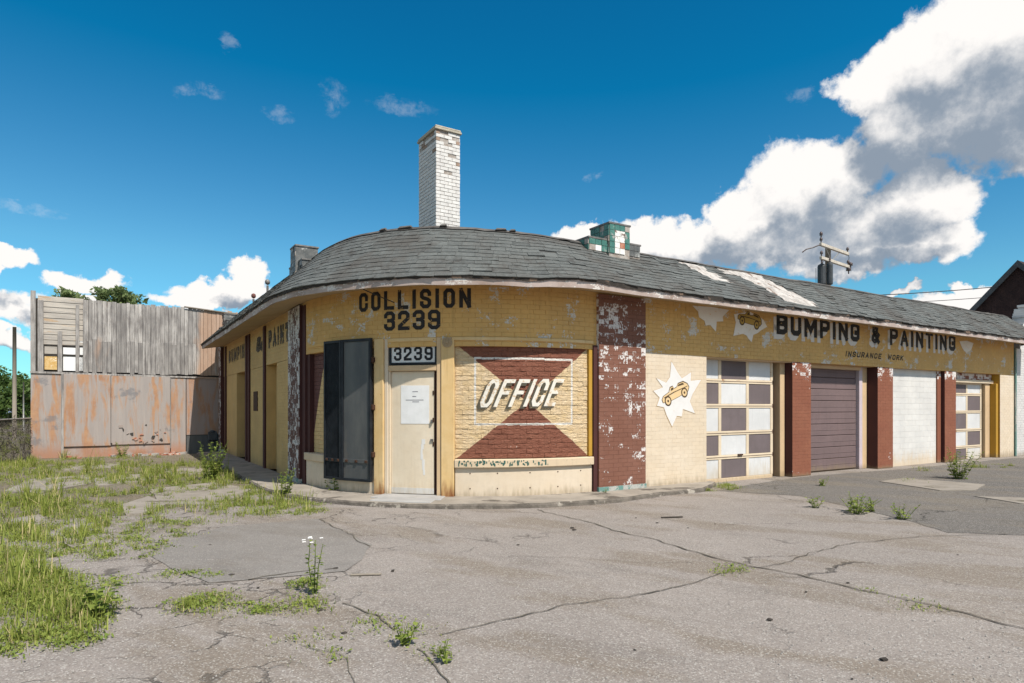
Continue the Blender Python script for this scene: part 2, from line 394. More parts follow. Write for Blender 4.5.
def office_mat():
    """infill brick with the painted hourglass and the white outline"""
    n, fin = new_mat('office_paint'); uv = n.uv(); x, y, _ = n.xyz(uv)
    wob = n.m('MULTIPLY', n.m('SUBTRACT', n.noise(uv, 9., 3.), .5), .05)
    ax = n.m('DIVIDE', n.m('ABSOLUTE', n.m('SUBTRACT', x, 1.86)), 1.27)
    ay = n.m('DIVIDE', n.m('ABSOLUTE', n.m('SUBTRACT', y, 1.64)), 1.0)
    br = n.ss(n.m('ADD', n.m('SUBTRACT', ay, ax), wob), -.004, .008)
    cream = n.mix(n.ss(n.noise(uv, 5., 5., .6), .35, .7), (.64, .50, .33), (.58, .43, .25))
    cream = n.mix(n.m('MULTIPLY', n.attr('tone'), .3), cream, (.58, .41, .18))
    brown = n.mix(n.noise(uv, 6., 5., .6), (.17, .055, .032), (.245, .10, .062))
    c = n.mix(br, cream, brown)
    rx = n.m('SUBTRACT', n.m('ABSOLUTE', n.m('SUBTRACT', x, 1.84)), .86); ry = n.m('SUBTRACT', n.m('ABSOLUTE', n.m('SUBTRACT', y, 1.81)), .545)
    dd = n.m('ABSOLUTE', n.m('MAXIMUM', rx, ry))
    ln = n.m('MULTIPLY', n.ss(dd, .021, .013), n.ss(n.noise(uv, 22., 4., .7), .25, .45))
    c = n.mix(ln, c, (.68, .65, .60))
    fl = n.ss(n.m('ADD', n.noise(uv, 30., 4., .6), n.m('MULTIPLY', n.noise(uv, 3., 3.), .4)), .93, .97)
    c = n.mix(fl, c, (.7, .66, .6))
    h = n.m('ADD', n.m('MULTIPLY', n.noise(n.mul(uv, (.35, 1., 1.)), 26., 6., .7, dist=.6), 1.5), n.m('MULTIPLY', n.noise(uv, 90., 2.), .3))
    return fin(c, .7, n.bump(h, .03, 1.))
M['office'] = office_mat()
def leftwin_mat():
    n, fin = new_mat('left_infill_paint'); uv = n.uv(); x, y, _ = n.xyz(uv)
    e = n.m('SUBTRACT', n.m('SUBTRACT', x, -2.86), n.m('MULTIPLY', n.m('SUBTRACT', y, .75), .36))
    c = n.mix(n.ss(e, .0, -.012), (.58, .40, .19), n.mix(n.noise(uv, 6., 4.), (.10, .04, .035), (.14, .06, .05)))
    return fin(c, .75, n.bump(n.noise(uv, 25., 4., .6), .012, .8))
M['leftwin'] = leftwin_mat()

def simple(name, a, b, scale=4., rough=.8, bump=.004, bs=40., metal=None, obj=True, tone=.0, stretch=None, third=None):
    n, fin = new_mat(name); p = n.obj() if obj else n.pos()
    if stretch: p = n.mul(p, stretch)
    c = n.mix(n.ss(n.noise(p, scale, 5., .62), .3, .72), a, b)
    if third: c = n.mix(n.ss(n.noise(n.v('ADD', p, (7.3, 1.1, 3.)), scale*.6, 5., .65), .56, .64), c, third)
    if tone: c = n.mix(n.m('MULTIPLY', n.attr('tone'), tone), c, tuple(q*.45 for q in a))
    return fin(c, rough, n.bump(n.noise(p, bs, 4., .6), bump, .8), metal)
M['mortar'] = simple('mortar', (.42, .36, .26), (.30, .25, .17), 9.)
M['steel_dark'] = simple('black_steel', (.010, .012, .016), (.022, .026, .032), 6., .5, .003, metal=.3)
M['steel_grey'] = simple('worn_grey_steel', (.075, .077, .08), (.115, .115, .11), 3., .5, .003, metal=.25, stretch=(1, 1, .3), third=(.10, .095, .09))
M['bolt'] = simple('rusty_bolt', (.07, .03, .015), (.03, .015, .01), 30.)
M['deck'] = simple('roof_felt', (.045, .046, .046), (.075, .075, .07), 5.)
M['ridge'] = simple('ridge_felt', (.055, .05, .045), (.12, .11, .10), 4.)
M['shadowfelt'] = simple('felt_shadow_edge', (.028, .024, .021), (.055, .045, .038), 8., .95, .01, 30., third=(.16, .11, .08))  # near-black felt tone carries the shadow line of the eave
M['underlay'] = simple('bare_underlay', (.46, .43, .40), (.25, .23, .21), 7., .8, .012, 14., third=(.15, .10, .075))
M['cap'] = simple('chimney_cap', (.42, .38, .30), (.30, .27, .22), 9., .9, .01, 30.)
M['cmortar'] = simple('chimney_mortar', (.38, .35, .32), (.22, .18, .15), 9., .9, .01, 30.)
M['cbrick'] = simple('chimney_white_brick', (.66, .645, .62), (.54, .52, .50), 7., .8, .006, 50., tone=.22)
M['cbrick_raw'] = simple('chimney_raw_brick', (.34, .24, .18), (.24, .17, .13), 7., .9, .01, 50.)
M['green_tile'] = simple('green_tile', (.04, .135, .115), (.075, .19, .16), 9., .5, .003, third=(.30, .31, .29))
M['greenfleck'] = simple('green_paint_fleck', (.025, .085, .07), (.04, .10, .085), 9.)
M['white_tile'] = simple('white_tile', (.74, .73, .70), (.62, .6, .57), 9., .4, .003, third=(.16, .10, .08))
M['grey_tile'] = simple('weathered_tile', (.075, .08, .08), (.15, .15, .145), 9., .5, .004, third=(.36, .36, .34))
M['iron'] = simple('old_iron', (.10, .095, .09), (.2, .19, .18), 9., .6, .003, metal=.3)
M['red'] = simple('faded_red', (.17, .055, .04), (.10, .05, .045), 9.)
M['paper'] = simple('paper_notice', (.66, .66, .66), (.6, .6, .59), 6., .7, .001)
M['ink'] = simple('ink', (.12, .12, .14), (.2, .2, .22), 20.)
M['concrete'] = simple('old_concrete', (.30, .265, .225), (.21, .185, .155), 2.3, .9, .012, 30., obj=False, third=(.10, .085, .07))
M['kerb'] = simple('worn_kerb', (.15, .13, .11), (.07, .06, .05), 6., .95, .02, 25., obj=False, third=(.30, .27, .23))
M['slabc'] = simple('pale_concrete', (.27, .24, .205), (.205, .18, .15), 2.8, .9, .012, 36., obj=False, third=(.12, .105, .075))
M['step'] = simple('door_step', (.34, .33, .32), (.27, .26, .25), 3., .9, .004, 50., obj=False)
M['rubble'] = simple('broken_brick', (.34, .12, .07), (.46, .24, .17), 6., .9, .01, 30., third=(.55, .48, .42), tone=.3)
M['stone'] = simple('gravel_bits', (.42, .39, .36), (.25, .23, .21), 6., .9, .01, 30., tone=.5)
M['charcoal'] = simple('dark_debris', (.03, .025, .022), (.06, .05, .04), 9., .9)
M['galv'] = simple('galvanised', (.34, .33, .31), (.25, .24, .22), 8., .5, .002, metal=.4)
M['mesh'] = simple('rusty_chain_link', (.05, .042, .038), (.10, .085, .075), 8., .6, .001)
M['vine'] = simple('dead_vine', (.032, .027, .02), (.06, .05, .035), 8., .9)
M['polewood'] = simple('pole_wood', (.27, .235, .19), (.18, .155, .125), 5., .9, .006, 30., stretch=(1, 1, .08))
M['armwood'] = simple('crossarm_wood', (.52, .47, .40), (.36, .32, .27), 5., .9, .006, 30.)
M['trafo'] = simple('transformer_grey', (.035, .038, .042), (.06, .065, .07), 4., .5, .002)
M['ceramic'] = simple('insulator', (.07, .045, .04), (.12, .1, .1), 9., .3, .001)
M['wire'] = simple('cable', (.02, .02, .022), (.03, .03, .03), 4., .6)
M['bark'] = simple('bark', (.075, .055, .04), (.12, .095, .07), 7., .95, .02, 20., stretch=(1, 1, .25))
M['dark_brick'] = simple('dark_gable', (.022, .012, .012), (.040, .022, .020), 3., .95, .01, 20.)
M['carpaint'] = simple('car_paint', (.16, .21, .30), (.14, .18, .26), 2., .3, .0005)
M['carglass'] = simple('car_glass', (.02, .025, .03), (.03, .035, .04), 2., .1, .0002)
M['tyre'] = simple('tyre', (.02, .02, .02), (.03, .03, .03), 9., .8)
M['wtrim'] = simple('window_trim', (.25, .22, .2), (.18, .16, .14), 5.)

def shingle_mat():
    n, fin = new_mat('shingle'); p = n.obj(); t = n.attr('tone')
    c = n.mix(t, (.060, .066, .065), (.108, .116, .112))
    c = n.mix(n.m('MULTIPLY', n.ss(n.noise(n.mul(p, (1., 1., 3.)), 16., 5., .7), .42, .7), .5), c, (.17, .175, .168))
    c = n.mix(n.ss(n.noise(p, 1.1, 5., .65), .42, .66), c, (.072, .068, .062))
    c = n.mix(n.m('MULTIPLY', n.ss(n.noise(p, 3.5, 5., .7), .52, .68), .7), c, (.040, .034, .030))
    c = n.mix(n.m('MULTIPLY', n.ss(n.noise(p, 120., 3., .7), .5, .75), .5), c, (.19, .19, .185))
    return fin(c, .95, n.bump(n.noise(p, 90., 3., .7), .006, .9))
M['shingle'] = shingle_mat()

def plank_mat():
    n, fin = new_mat('weathered_plank'); p = n.obj(); t = n.attr('tone')
    g = n.m('ADD', n.m('MULTIPLY', n.noise(n.mul(p, (46., 46., 1.1)), 1., 6., .7), .6), n.m('MULTIPLY', n.noise(n.mul(p, (5., 5., 1.6)), 1.3, 5., .65), .4))
    c = n.mix(n.ss(g, .38, .62), (.50, .47, .44), (.17, .155, .148))
    c = n.mix(n.m('MULTIPLY', t, .6), c, (.135, .125, .12))
    x, y, z = n.xyz(p)
    st = n.m('ADD', n.noise(n.mul(p, (1.6, 1.6, .5)), 1., 4., .6), n.ss(x, -1.15, -.3, 0., .36))
    c = n.mix(n.m('MULTIPLY', n.ss(st, .62, .80), .75), c, (.40, .25, .165))
    return fin(c, .95, n.bump(g, .02, .8))
M['plank'] = plank_mat()
def ply_mat():
    n, fin = new_mat('peeling_plywood'); p = n.obj(); x, y, z = n.xyz(p)
    a = n.noise(n.mul(p, (3.0, 3.0, .5)), 1.1, 7., .68, dist=.5)
    c = n.mix(n.ss(n.noise(p, 3., 5., .6), .3, .7), (.40, .235, .135), (.32, .175, .105))
    c = n.mix(n.ss(a, .41, .53), c, n.mix(n.noise(n.mul(p, (14, 14, 1.)), 1., 4.), (.25, .225, .215), (.37, .325, .295)))
    c = n.mix(n.m('MULTIPLY', n.ss(n.noise(n.v('ADD', p, (5., 2., 9.)), 1.3, 5., .65), .58, .66), .7), c, (.155, .155, .165))
    c = n.mix(n.m('MULTIPLY', n.attr('tone'), .3), c, (.30, .16, .11))
    c = n.mix(n.m('MULTIPLY', n.ss(z, .55, .05), n.ss(n.noise(p, 2., 4.), .3, .6)), c, (.33, .18, .12))
    return fin(c, .9, n.bump(n.m('ADD', a, n.noise(n.mul(p, (20, 20, 1.5)), 1., 4.)), .012, .7))
M['ply'] = ply_mat()
M['siding'] = simple('pale_siding', (.44, .40, .35), (.30, .275, .25), 4., .9, .01, 12., stretch=(.35, 1, 3.), third=(.38, .27, .17))
M['board_white'] = simple('white_board', (.74, .74, .74), (.66, .66, .66), 5.)
M['board_ochre'] = simple('ochre_board', (.50, .30, .09), (.60, .44, .22), 12., third=(.72, .66, .55))
M['gap'] = simple('gap_dark', (.03, .026, .022), (.05, .045, .04), 5.)

def leaf_mat(name, a, b, straw=None):
    n, fin = new_mat(name); t = n.attr('tone')
    c = n.mix(t, a, b)
    if straw: c = n.mix(n.ss(t, .90, .95), c, straw)
    mt = fin(c, .6, None, None, .25)
    nt = mt.node_tree; bs = next(x for x in nt.nodes if x.type == 'BSDF_PRINCIPLED'); out = next(x for x in nt.nodes if x.type == 'OUTPUT_MATERIAL')
    tr = nt.nodes.new('ShaderNodeBsdfTranslucent'); mx = nt.nodes.new('ShaderNodeMixShader'); mx.inputs[0].default_value = .35
    nt.links.new(c, tr.inputs[0]); nt.links.new(bs.outputs[0], mx.inputs[1]); nt.links.new(tr.outputs[0], mx.inputs[2]); nt.links.new(mx.outputs[0], out.inputs[0])
    return mt
M['grass'] = leaf_mat('grass_blade', (.15, .20, .03), (.34, .36, .085), (.48, .40, .20))
M['weed'] = leaf_mat('weed_leaf', (.125, .185, .032), (.27, .31, .07))
M['leaf'] = leaf_mat('tree_leaf', (.04, .08, .018), (.11, .165, .04))
M['leaf2'] = leaf_mat('tree_leaf_pale', (.11, .16, .06), (.22, .27, .11))
M['petal'] = simple('white_petal', (.8, .8, .78), (.75, .74, .70), 5.)

def asphalt(name, a, b, stain, crack=.0, dirtmask=False, speck=.5, sp=(.52, .50, .46), a2=None):
    n, fin = new_mat(name); p = n.pos(); x, y, z = n.xyz(p)
    big = n.noise(p, .35, 5., .6); mid = n.noise(p, 2.2, 6., .65)
    c = n.mix(n.ss(big, .3, .7), a, b)
    c = n.mix(n.m('MULTIPLY', n.ss(mid, .4, .75), .45), c, tuple(q*.74 for q in a))
    # long stains along the drive
    rp = n.cmb(n.m('ADD', n.m('MULTIPLY', x, .55), n.m('MULTIPLY', y, -.30)), n.m('ADD', n.m('MULTIPLY', x, .9), n.m('MULTIPLY', y, 1.5)), 0.)
    st = n.noise(rp, .62, 6., .62)
    c = n.mix(n.m('MULTIPLY', n.ss(st, .48, .60), .58), c, stain)
    c = n.mix(n.m('MULTIPLY', n.ss(n.noise(n.v('ADD', rp, (9., 4., 0)), .9, 5., .6), .55, .68), .5), c, tuple(q*.68 for q in a))
    g1 = n.noise(p, 75., 3., .75); g2 = n.vor(p, 105., 'F1', 'Color'); gv, _, _ = n.xyz(g2)
    fade = n.m('MULTIPLY', n.ss(gv, .70, .98), speck)
    c = n.mix(fade, c, sp)
    c = n.mix(n.m('MULTIPLY', n.ss(gv, .22, .0), speck*.9), c, (.055, .05, .048))
    c = n.mix(n.m('MULTIPLY', n.ss(g1, .5, .75), .35), c, tuple(q*.6 for q in a))
    dirt = None
    if crack:
        wp = n.v('ADD', p, n.v('MULTIPLY', n.v('SUBTRACT', n.noise(p, 1.6, 5., .6, 'Color'), (.5, .5, .5)), (.9, .9, 0)))
        cr = n.vor(wp, .42, 'DISTANCE_TO_EDGE')
        reg = n.ss(n.noise(p, .5, 3.), .50, .64)
        ck = n.m('MULTIPLY', n.ss(cr, .009, .002), reg)
        cr2 = n.vor(wp, 1.9, 'DISTANCE_TO_EDGE')
        lft = n.ss(n.m('ADD', x, n.m('MULTIPLY', mid, 1.5)), .2, -1.2)
        ck2 = n.m('MULTIPLY', n.m('MULTIPLY', n.ss(cr2, .030, .006), lft), n.ss(n.noise(p, 1.1, 4.), .44, .56))
        ck = n.m('MAXIMUM', ck, ck2)
        c = n.mix(n.m('MULTIPLY', ck, crack), c, (.035, .03, .025))
    if dirtmask:
        lz = n.m('ADD', n.m('ADD', n.m('MULTIPLY', x, -.30), n.m('MULTIPLY', y, .055)), n.m('MULTIPLY', n.m('SUBTRACT', n.noise(p, 1.0, 6., .65), .5), 3.4))
        dm = n.ss(lz, 1.95, 2.5)
        dcol = n.mix(n.ss(n.noise(p, 3., 5., .65), .35, .65), (.105, .075, .045), (.085, .085, .035))
        dcol = n.mix(n.ss(n.noise(p, 26., 5., .7), .45, .62), dcol, (.235, .20, .15))
        c = n.mix(n.m('MULTIPLY', dm, .72), c, dcol)
    h = n.m('ADD', n.m('MULTIPLY', g1, .6), n.m('ADD', n.m('MULTIPLY', gv, .5), n.m('MULTIPLY', mid, .6)))
    if crack: h = n.m('SUBTRACT', h, n.m('MULTIPLY', ck, 2.5))
    return fin(c, .93, n.bump(h, .010, .8), None, .2)
M['ground'] = asphalt('old_asphalt', (.268, .235, .211), (.228, .20, .18), (.165, .130, .094), .62, True, .42)
M['patch'] = asphalt('asphalt_patch', (.222, .203, .186), (.20, .183, .167), (.16, .14, .12), 0, False, .22)
M['apron'] = asphalt('dark_asphalt', (.135, .122, .110), (.115, .105, .096), (.16, .135, .105), .5, False, .35)
M['crack'] = simple('crack_fill', (.075, .064, .052), (.13, .115, .085), 3., .95, .01, 30., obj=False)

# ------------------------------------------------------------------ ground
g = MB()
NX, NY = 60, 60
xs = [-600*abs(t)**2.6*(1 if t < 0 else -1) if False else math.copysign(600*abs(t)**2.6, t) for t in np.linspace(-1, 1, NX+1)]
ys = [math.copysign(900*abs(t)**2.4, t) for t in np.linspace(-.35, 1, NY+1)]
ids = [[g.idx([(x, y, 0)]) for x in xs] for y in ys]
for j in range(NY):
    for i in range(NX): g.f([ids[j][i], ids[j][i+1], ids[j+1][i+1], ids[j+1][i]])
tag(g.build('ground', M['ground']), kind='structure')

def outline(pts, step=.25, amp=.06, seed=0):
    """a ragged closed outline through world points"""
    out = []
    for k in range(len(pts)):
        a, b = Vector(pts[k][:2]), Vector(pts[(k+1) % len(pts)][:2]); L = (b-a).length; m = max(1, int(L/step)); nrm = Vector((-(b-a).y, (b-a).x)).normalized()
        for i in range(m):
            q = a.lerp(b, i/m)
            out.append(q+nrm*amp*(mnoise.noise(Vector((q.x*1.7, q.y*1.7, seed)))+.5*mnoise.noise(Vector((q.x*6, q.y*6, seed+3)))))
    return out
def sheet(name, px, mat, z, amp=.07, seed=1, thick=0.):
    o = outline([at_ground(*q) for q in px], .2, amp, seed)
    mb = MB(); mb.face([(q.x, q.y, z) for q in o])
    if thick:
        for k in range(len(o)):
            a, b = o[k], o[(k+1) % len(o)]
            mb.face([(a.x, a.y, 0), (b.x, b.y, 0), (b.x, b.y, z), (a.x, a.y, z)])
    return tag(mb.build(name, mat), kind='structure')
sheet('asphalt_patch', [(150, 557), (172, 540), (225, 527), (318, 519), (345, 533), (372, 545), (362, 560), (345, 572), (210, 583), (178, 572)], M['patch'], .006, .05, 3)
sheet('dark_asphalt', [(716, 491), (800, 496), (862, 510), (905, 520), (948, 533), (1035, 536), (1250, 540), (1330, 505), (1180, 468), (1060, 458), (1014, 458), (956, 464), (893, 470), (811, 476), (773, 481)], M['apron'], .004, .05, 5)
sheet('concrete_slab', [(880, 482), (905, 478.5), (985, 485), (975, 491), (940, 491)], M['slabc'], .016, .02, 7, .02)
sheet('concrete_slab', [(975, 497), (1040, 499), (1060, 506), (1020, 504)], M['slabc'], .016, .02, 8, .02)
for k, q in enumerate([[(4, 492), (30, 480), (88, 476), (92, 484), (40, 494)], [(94, 479), (150, 474), (152, 481), (96, 487)], [(120, 506), (150, 497), (168, 505), (150, 514), (126, 516)],
                       [(150, 490), (215, 483), (250, 490), (232, 505), (160, 505)], [(66, 541), (92, 537), (100, 545), (72, 549)], [(10, 521), (40, 516), (50, 524), (16, 531)],
                       [(158, 470), (200, 468), (206, 474), (160, 477)], [(60, 466), (120, 464), (122, 468), (62, 471)]]):
    sheet('concrete_slab', q, M['slabc'], .022+.002*(k % 3), .05, 11+k, .02)

def crack(pts, w, seed, mat='crack', z=.008):
    P = [at_ground(*q) for q in pts]; c = []
    for a, b in zip(P[:-1], P[1:]):
        m = max(2, int((b-a).length/.06)); t = (b-a).normalized(); nr = Vector((-t.y, t.x, 0))
        for i in range(m):
            q = a.lerp(b, i/m); c.append((q+nr*(.08*mnoise.noise(Vector((q.x*1.3, q.y*1.3, seed)))+.045*mnoise.noise(Vector((q.x*6, q.y*6, seed)))), nr, w*(.42+.9*abs(mnoise.noise(Vector((q.x*4, q.y*4, seed+9)))))))
    mb = MB()
    for (a, na, wa), (b, nb, wb) in zip(c[:-1], c[1:]):
        if seed > 2 and mnoise.noise(Vector((a.x*2.3, a.y*2.3, seed+20))) < -.22: continue
        mb.face([(*(a-na*wa/2).xy, z), (*(a+na*wa/2).xy, z), (*(b+nb*wb/2).xy, z), (*(b-nb*wb/2).xy, z)])
    tag(mb.build('pavement_crack', M[mat]), kind='structure')
crack([(536, 510), (580, 520), (640, 537), (738, 563), (800, 577), (868, 592), (940, 608), (1120, 655)], .028, 1)
crack([(438, 634), (500, 622), (580, 604), (660, 590), (730, 572), (790, 562), (835, 545), (900, 538), (1010, 534)], .018, 2, z=.010)
crack([(340, 604), (372, 616), (398, 634), (424, 652), (446, 676), (458, 700)], .020, 3)
crack([(150, 590), (210, 584), (290, 574), (345, 570)], .025, 4, z=.011)
crack([(440, 556), (520, 557), (640, 562), (700, 563)], .010, 5)
crack([(318, 520), (345, 532), (372, 548)], .02, 6, z=.012)
crack([(300, 646), (340, 660), (352, 690)], .009, 7)

# pavement round the corner with its worn kerb
def kerb_d(s): return (.80 if s < 3 else .80-.17*min(1, (s-3)/1.2))*(1 if s < 5.2 else max(.03, 1-(s-5.2)/1.15))
sw = MB(); ss_ = [sv(14.4)+i*.10 for i in range(int((su(7.1)-sv(14.4))/.10))]
ring = []
for s in ss_:
    e = kerb_d(s)+.03*n1(s*1.3, 2)+.018*n1(s*6, 3); zt = .075+.008*n1(s*2, 5)
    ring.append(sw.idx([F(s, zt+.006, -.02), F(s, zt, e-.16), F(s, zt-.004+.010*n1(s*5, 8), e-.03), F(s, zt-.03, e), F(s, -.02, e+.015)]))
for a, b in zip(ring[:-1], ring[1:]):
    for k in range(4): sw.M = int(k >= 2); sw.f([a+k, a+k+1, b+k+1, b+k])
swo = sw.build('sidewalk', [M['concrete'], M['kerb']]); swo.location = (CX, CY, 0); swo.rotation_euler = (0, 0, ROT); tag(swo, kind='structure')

# ------------------------------------------------------------------ the corner shop
SHOP = empty('collision_shop', (CX, CY, 0), ROT, 'low yellow brick collision shop with rounded corner, brown pilasters and shingled eaves', 'building')
def part(mb, name, mat, label=None, kind=None, bevel=0, parent=None, smooth=False): return mb.build(name, M[mat] if isinstance(mat, str) else mat, parent or SHOP, label, kind, bevel, smooth)

S_END_L, S_END_R = sv(14.25), su(20.9)
# wall cores
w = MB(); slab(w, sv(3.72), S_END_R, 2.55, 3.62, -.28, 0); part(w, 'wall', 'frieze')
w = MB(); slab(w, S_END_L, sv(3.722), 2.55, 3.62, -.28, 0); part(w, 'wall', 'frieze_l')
w = MB(); slab(w, sv(3.9), su(6.83), -.05, 2.55, -.45, -.115); part(w, 'wall', 'mortar')
w = MB(); slab(w, su(6.83), S_END_R, -.05, 2.55, -.6, -.42); part(w, 'wall', 'maroon')
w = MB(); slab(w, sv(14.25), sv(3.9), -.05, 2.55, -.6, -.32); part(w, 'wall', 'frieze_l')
b = MB()
b.box(.6, 6.9, 14.05, 14.25, 0, 4.1); b.box(6.7, 6.9, 8.8, 14.05, 0, 4.1); b.box(6.9, 20.9, 8.8, 9.0, 0, 4.1); b.box(20.7, 20.9, .6, 8.8, 0, 4.1)
part(b, 'back_wall', 'mortar')
fr = MB()
pts = [F(s, 4.0, -.42) for s in steps(sv(14.05), su(20.7), .3)] + [(20.7, 8.8, 4.0), (6.7, 8.8, 4.0), (6.7, 14.05, 4.0)]
fr.face(pts); part(fr, 'flat_roof', 'deck')

# brick skins
def skin(name_mat, *a, **k):
    mb = MB(); bricks(mb, *a, **k); return part(mb, 'brick_skin', name_mat, kind='stuff')
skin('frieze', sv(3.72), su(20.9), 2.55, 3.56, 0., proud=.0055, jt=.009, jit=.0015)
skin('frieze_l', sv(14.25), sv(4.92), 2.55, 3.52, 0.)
w = MB(); slab(w, su(5.13), su(6.83), 0, 2.55, -.3, 0); part(w, 'wall', 'cream')
skin('cream', su(5.13), su(6.83), 0.03, 2.548, 0.)
part_w = MB(); slab(part_w, su(19.93), su(20.9), 0, 2.55, -.42, 0); part(part_w, 'end_pier', 'reveal')
skin('cream', su(19.93), su(20.9), 0.0, 2.54, 0.)

# pilasters at the ends of the curve
def pilaster(s0, s1, d, mat, z1=3.52, side='brown2', flank=True):
    p = MB(); slab(p, s0, s1, .02, z1, -.2, d); o = part(p, 'pilaster', side, bevel=.008)
    q = MB(); bricks(q, s0, s1, .10, z1, d, L=(s1-s0)/5, H=.0762, jit=.001, proud=.005); part(q, 'tile_facing', mat, kind='stuff', parent=o)
    t = MB(); slab(t, s0-.012, s1+.012, .05, .155, -.1, d+.014); part(t, 'plinth', 'teal', parent=o)
pilaster(su(4.0)+.03, su(5.13), .07, 'brown')
pilaster(sv(4.90), sv(3.98), .07, 'brown_l', side='maroon')
pilaster(sv(14.7), sv(14.27), .10, 'brown_l', z1=4.2, side='maroon')
m_ = MB(); slab(m_, sv(3.97), sv(3.76), .05, 3.5, -.2, .02); part(m_, 'pilaster_edge', 'maroon')
m_ = MB(); slab(m_, 3.105, 3.20, .06, 2.62, -.2, .035); part(m_, 'pilaster_edge', 'maroon')

# office window infill: every brick a part
OFF = MB(); slab(OFF, .64, 3.11, .70, 2.66, -.3, -.055); off = part(OFF, 'office_infill', 'office')
nb = 0; H = 1.93/24
for r in range(24):
    a = .655-(.105 if r % 2 else 0)
    while a < 3.02:
        b0, b1 = max(a, .655), min(a+.217, 3.03); a += .217
        if b1-b0 < .04: continue
        mb = MB(); mb.T = random.random()
        z0 = .70+r*H; t1, t2 = random.uniform(-.006, .006), random.uniform(-.006, .006)
        df = -.055+.006+random.uniform(-.003, .006)
        s0, s1 = b0+.003, b1-.003; za, zb = z0+.0045, z0+H-.0045
        c = [F(s0, za+t1, df), F(s1, za+t2, df), F(s1, zb+t2, df-.004), F(s0, zb+t1, df-.004)]
        e = [F(s0-.003, za-.004+t1, -.058), F(s1+.003, za-.004+t2, -.058), F(s1+.003, zb+.004+t2, -.058), F(s0-.003, zb+.004+t1, -.058)]
        i = mb.idx(c+e); uv = [(s0, za), (s1, za), (s1, zb), (s0, zb)]
        mb.f([i, i+1, i+2, i+3], uv)
        for k in range(4):
            j = (k+1) % 4; mb.f([i+4+k, i+4+j, i+j, i+k], [uv[k], uv[j], uv[j], uv[k]])
        part(mb, 'brick', 'office', parent=off); nb += 1
t = MB(); slab(t, .60, 3.11, 2.645, 2.70, -.1, .03); part(t, 'lintel', 'post', bevel=.006)
t = MB(); slab(t, 3.03, 3.105, .70, 2.645, -.2, .0); part(t, 'window_jamb', 'reveal', bevel=.005)
t = MB(); slab(t, .645, 3.105, .55, .69, -.2, .055); sill = part(t, 'window_sill', 'sillp', bevel=.012)
t = MB()
for k in range(90):
    q = .70+1.5*random.random()**1.25; ww = random.uniform(.008, .03); z0 = random.uniform(.575, .655); hh = random.uniform(.012, .055)
    slab(t, q, q+ww, z0, min(.675, z0+hh), .05, .0565+.0003*(k % 4))
part(t, 'paint_flakes', 'greenfleck', kind='stuff', parent=sill)
t = MB(); slab(t, .655, 3.09, .05, .55, -.2, .0); part(t, 'wall_panel', 'cream', 'cream board below the office sill')
t = MB(); slab(t, .655, 3.09, .03, .072, -.1, .006); part(t, 'base_board', 'teal')
for s in (.9, 1.35, 1.9, 2.4, 2.85):
    for z in (.20, .45):
        q = MB(); slab(q, s-.009, s+.009, z, z+.018, -.01, .005); part(q, 'nail', 'bolt')

# left window behind the shutters
t = MB(); bricks(t, -2.76, -.78, .70, 2.66, -.115, .012, H=.08); part(t, 'window_infill', 'leftwin', kind='stuff')
t = MB(); slab(t, -2.90, -1.96, .55, .69, -.2, .05); part(t, 'window_sill', 'sillp', bevel=.012)
t = MB(); slab(t, -2.90, -.80, .04, .55, -.2, .0); part(t, 'wall_panel', 'cream', 'peeling cream wall below the shutters')
t = MB(); slab(t, -2.76, -.80, 2.655, 2.72, -.1, .02); part(t, 'lintel', 'frieze', bevel=.006)
t = MB(); slab(t, -2.90, -2.76, .69, 2.66, -.2, -.02); part(t, 'window_jamb', 'maroon')

# steel shutters
def shutter(s0, s1, mat, lab, ang):
    c0 = Vector(F(s0, 0, .09)); c1 = Vector(F(s1, 0, .09)); ex = (c1-c0).normalized(); ny = Vector((ex.y, -ex.x, 0)); L = (c1-c0).length
    def P(a, z, d): return tuple(c0+ex*a+ny*d+Vector((0, 0, z)))
    def bx(mb, a0, a1, z0, z1, d0, d1): mb.hexa([P(a0, z0, d1), P(a1, z0, d1), P(a1, z0, d0), P(a0, z0, d0), P(a0, z1, d1), P(a1, z1, d1), P(a1, z1, d0), P(a0, z1, d0)])
    z0, z1 = .28, 2.715
    m = MB(); bx(m, .03, L-.03, z0+.03, z1-.03, -.03, .0); o = part(m, 'shutter', mat, lab)
    for a0, a1, q0, q1 in ((0, .045, z0, z1), (L-.045, L, z0, z1), (.045, L-.045, z0, z0+.045), (.045, L-.045, z1-.045, z1)):
        m = MB(); bx(m, a0, a1, q0, q1, -.04, .022); part(m, 'shutter_frame', 'steel_dark', parent=o, bevel=.004)
    m = MB(); bx(m, .045, L-.045, .59, .655, -.01, .012); part(m, 'cross_bar', mat, parent=o, bevel=.003)
    nbolt = 3
    for k in range(nbolt):
        a = L*(k+.55)/nbolt
        m = MB(); bx(m, a-.028, a+.028, .60, .645, .012, .03); part(m, 'bolt', 'bolt', parent=o, bevel=.006)
    if mat == 'steel_dark':
        for k in range(1, 14):     # bars of the grille
            a = .045+(L-.09)*k/14
            m = MB(); bx(m, a-.004, a+.004, z0+.046, z1-.046, .001, .008); part(m, 'bar', 'steel_dark', parent=o)
shutter(-1.938, -1.462, 'steel_dark', 'dark barred shutter leaf', 0)
shutter(-1.455, -.80, 'steel_grey', 'grey plate shutter leaf', 0)
for z in (.7, 1.5, 2.3):
    m = MB(); slab(m, -.80, -.755, z, z+.09, .03, .10); part(m, 'shutter_hinge', 'bolt', bevel=.008)

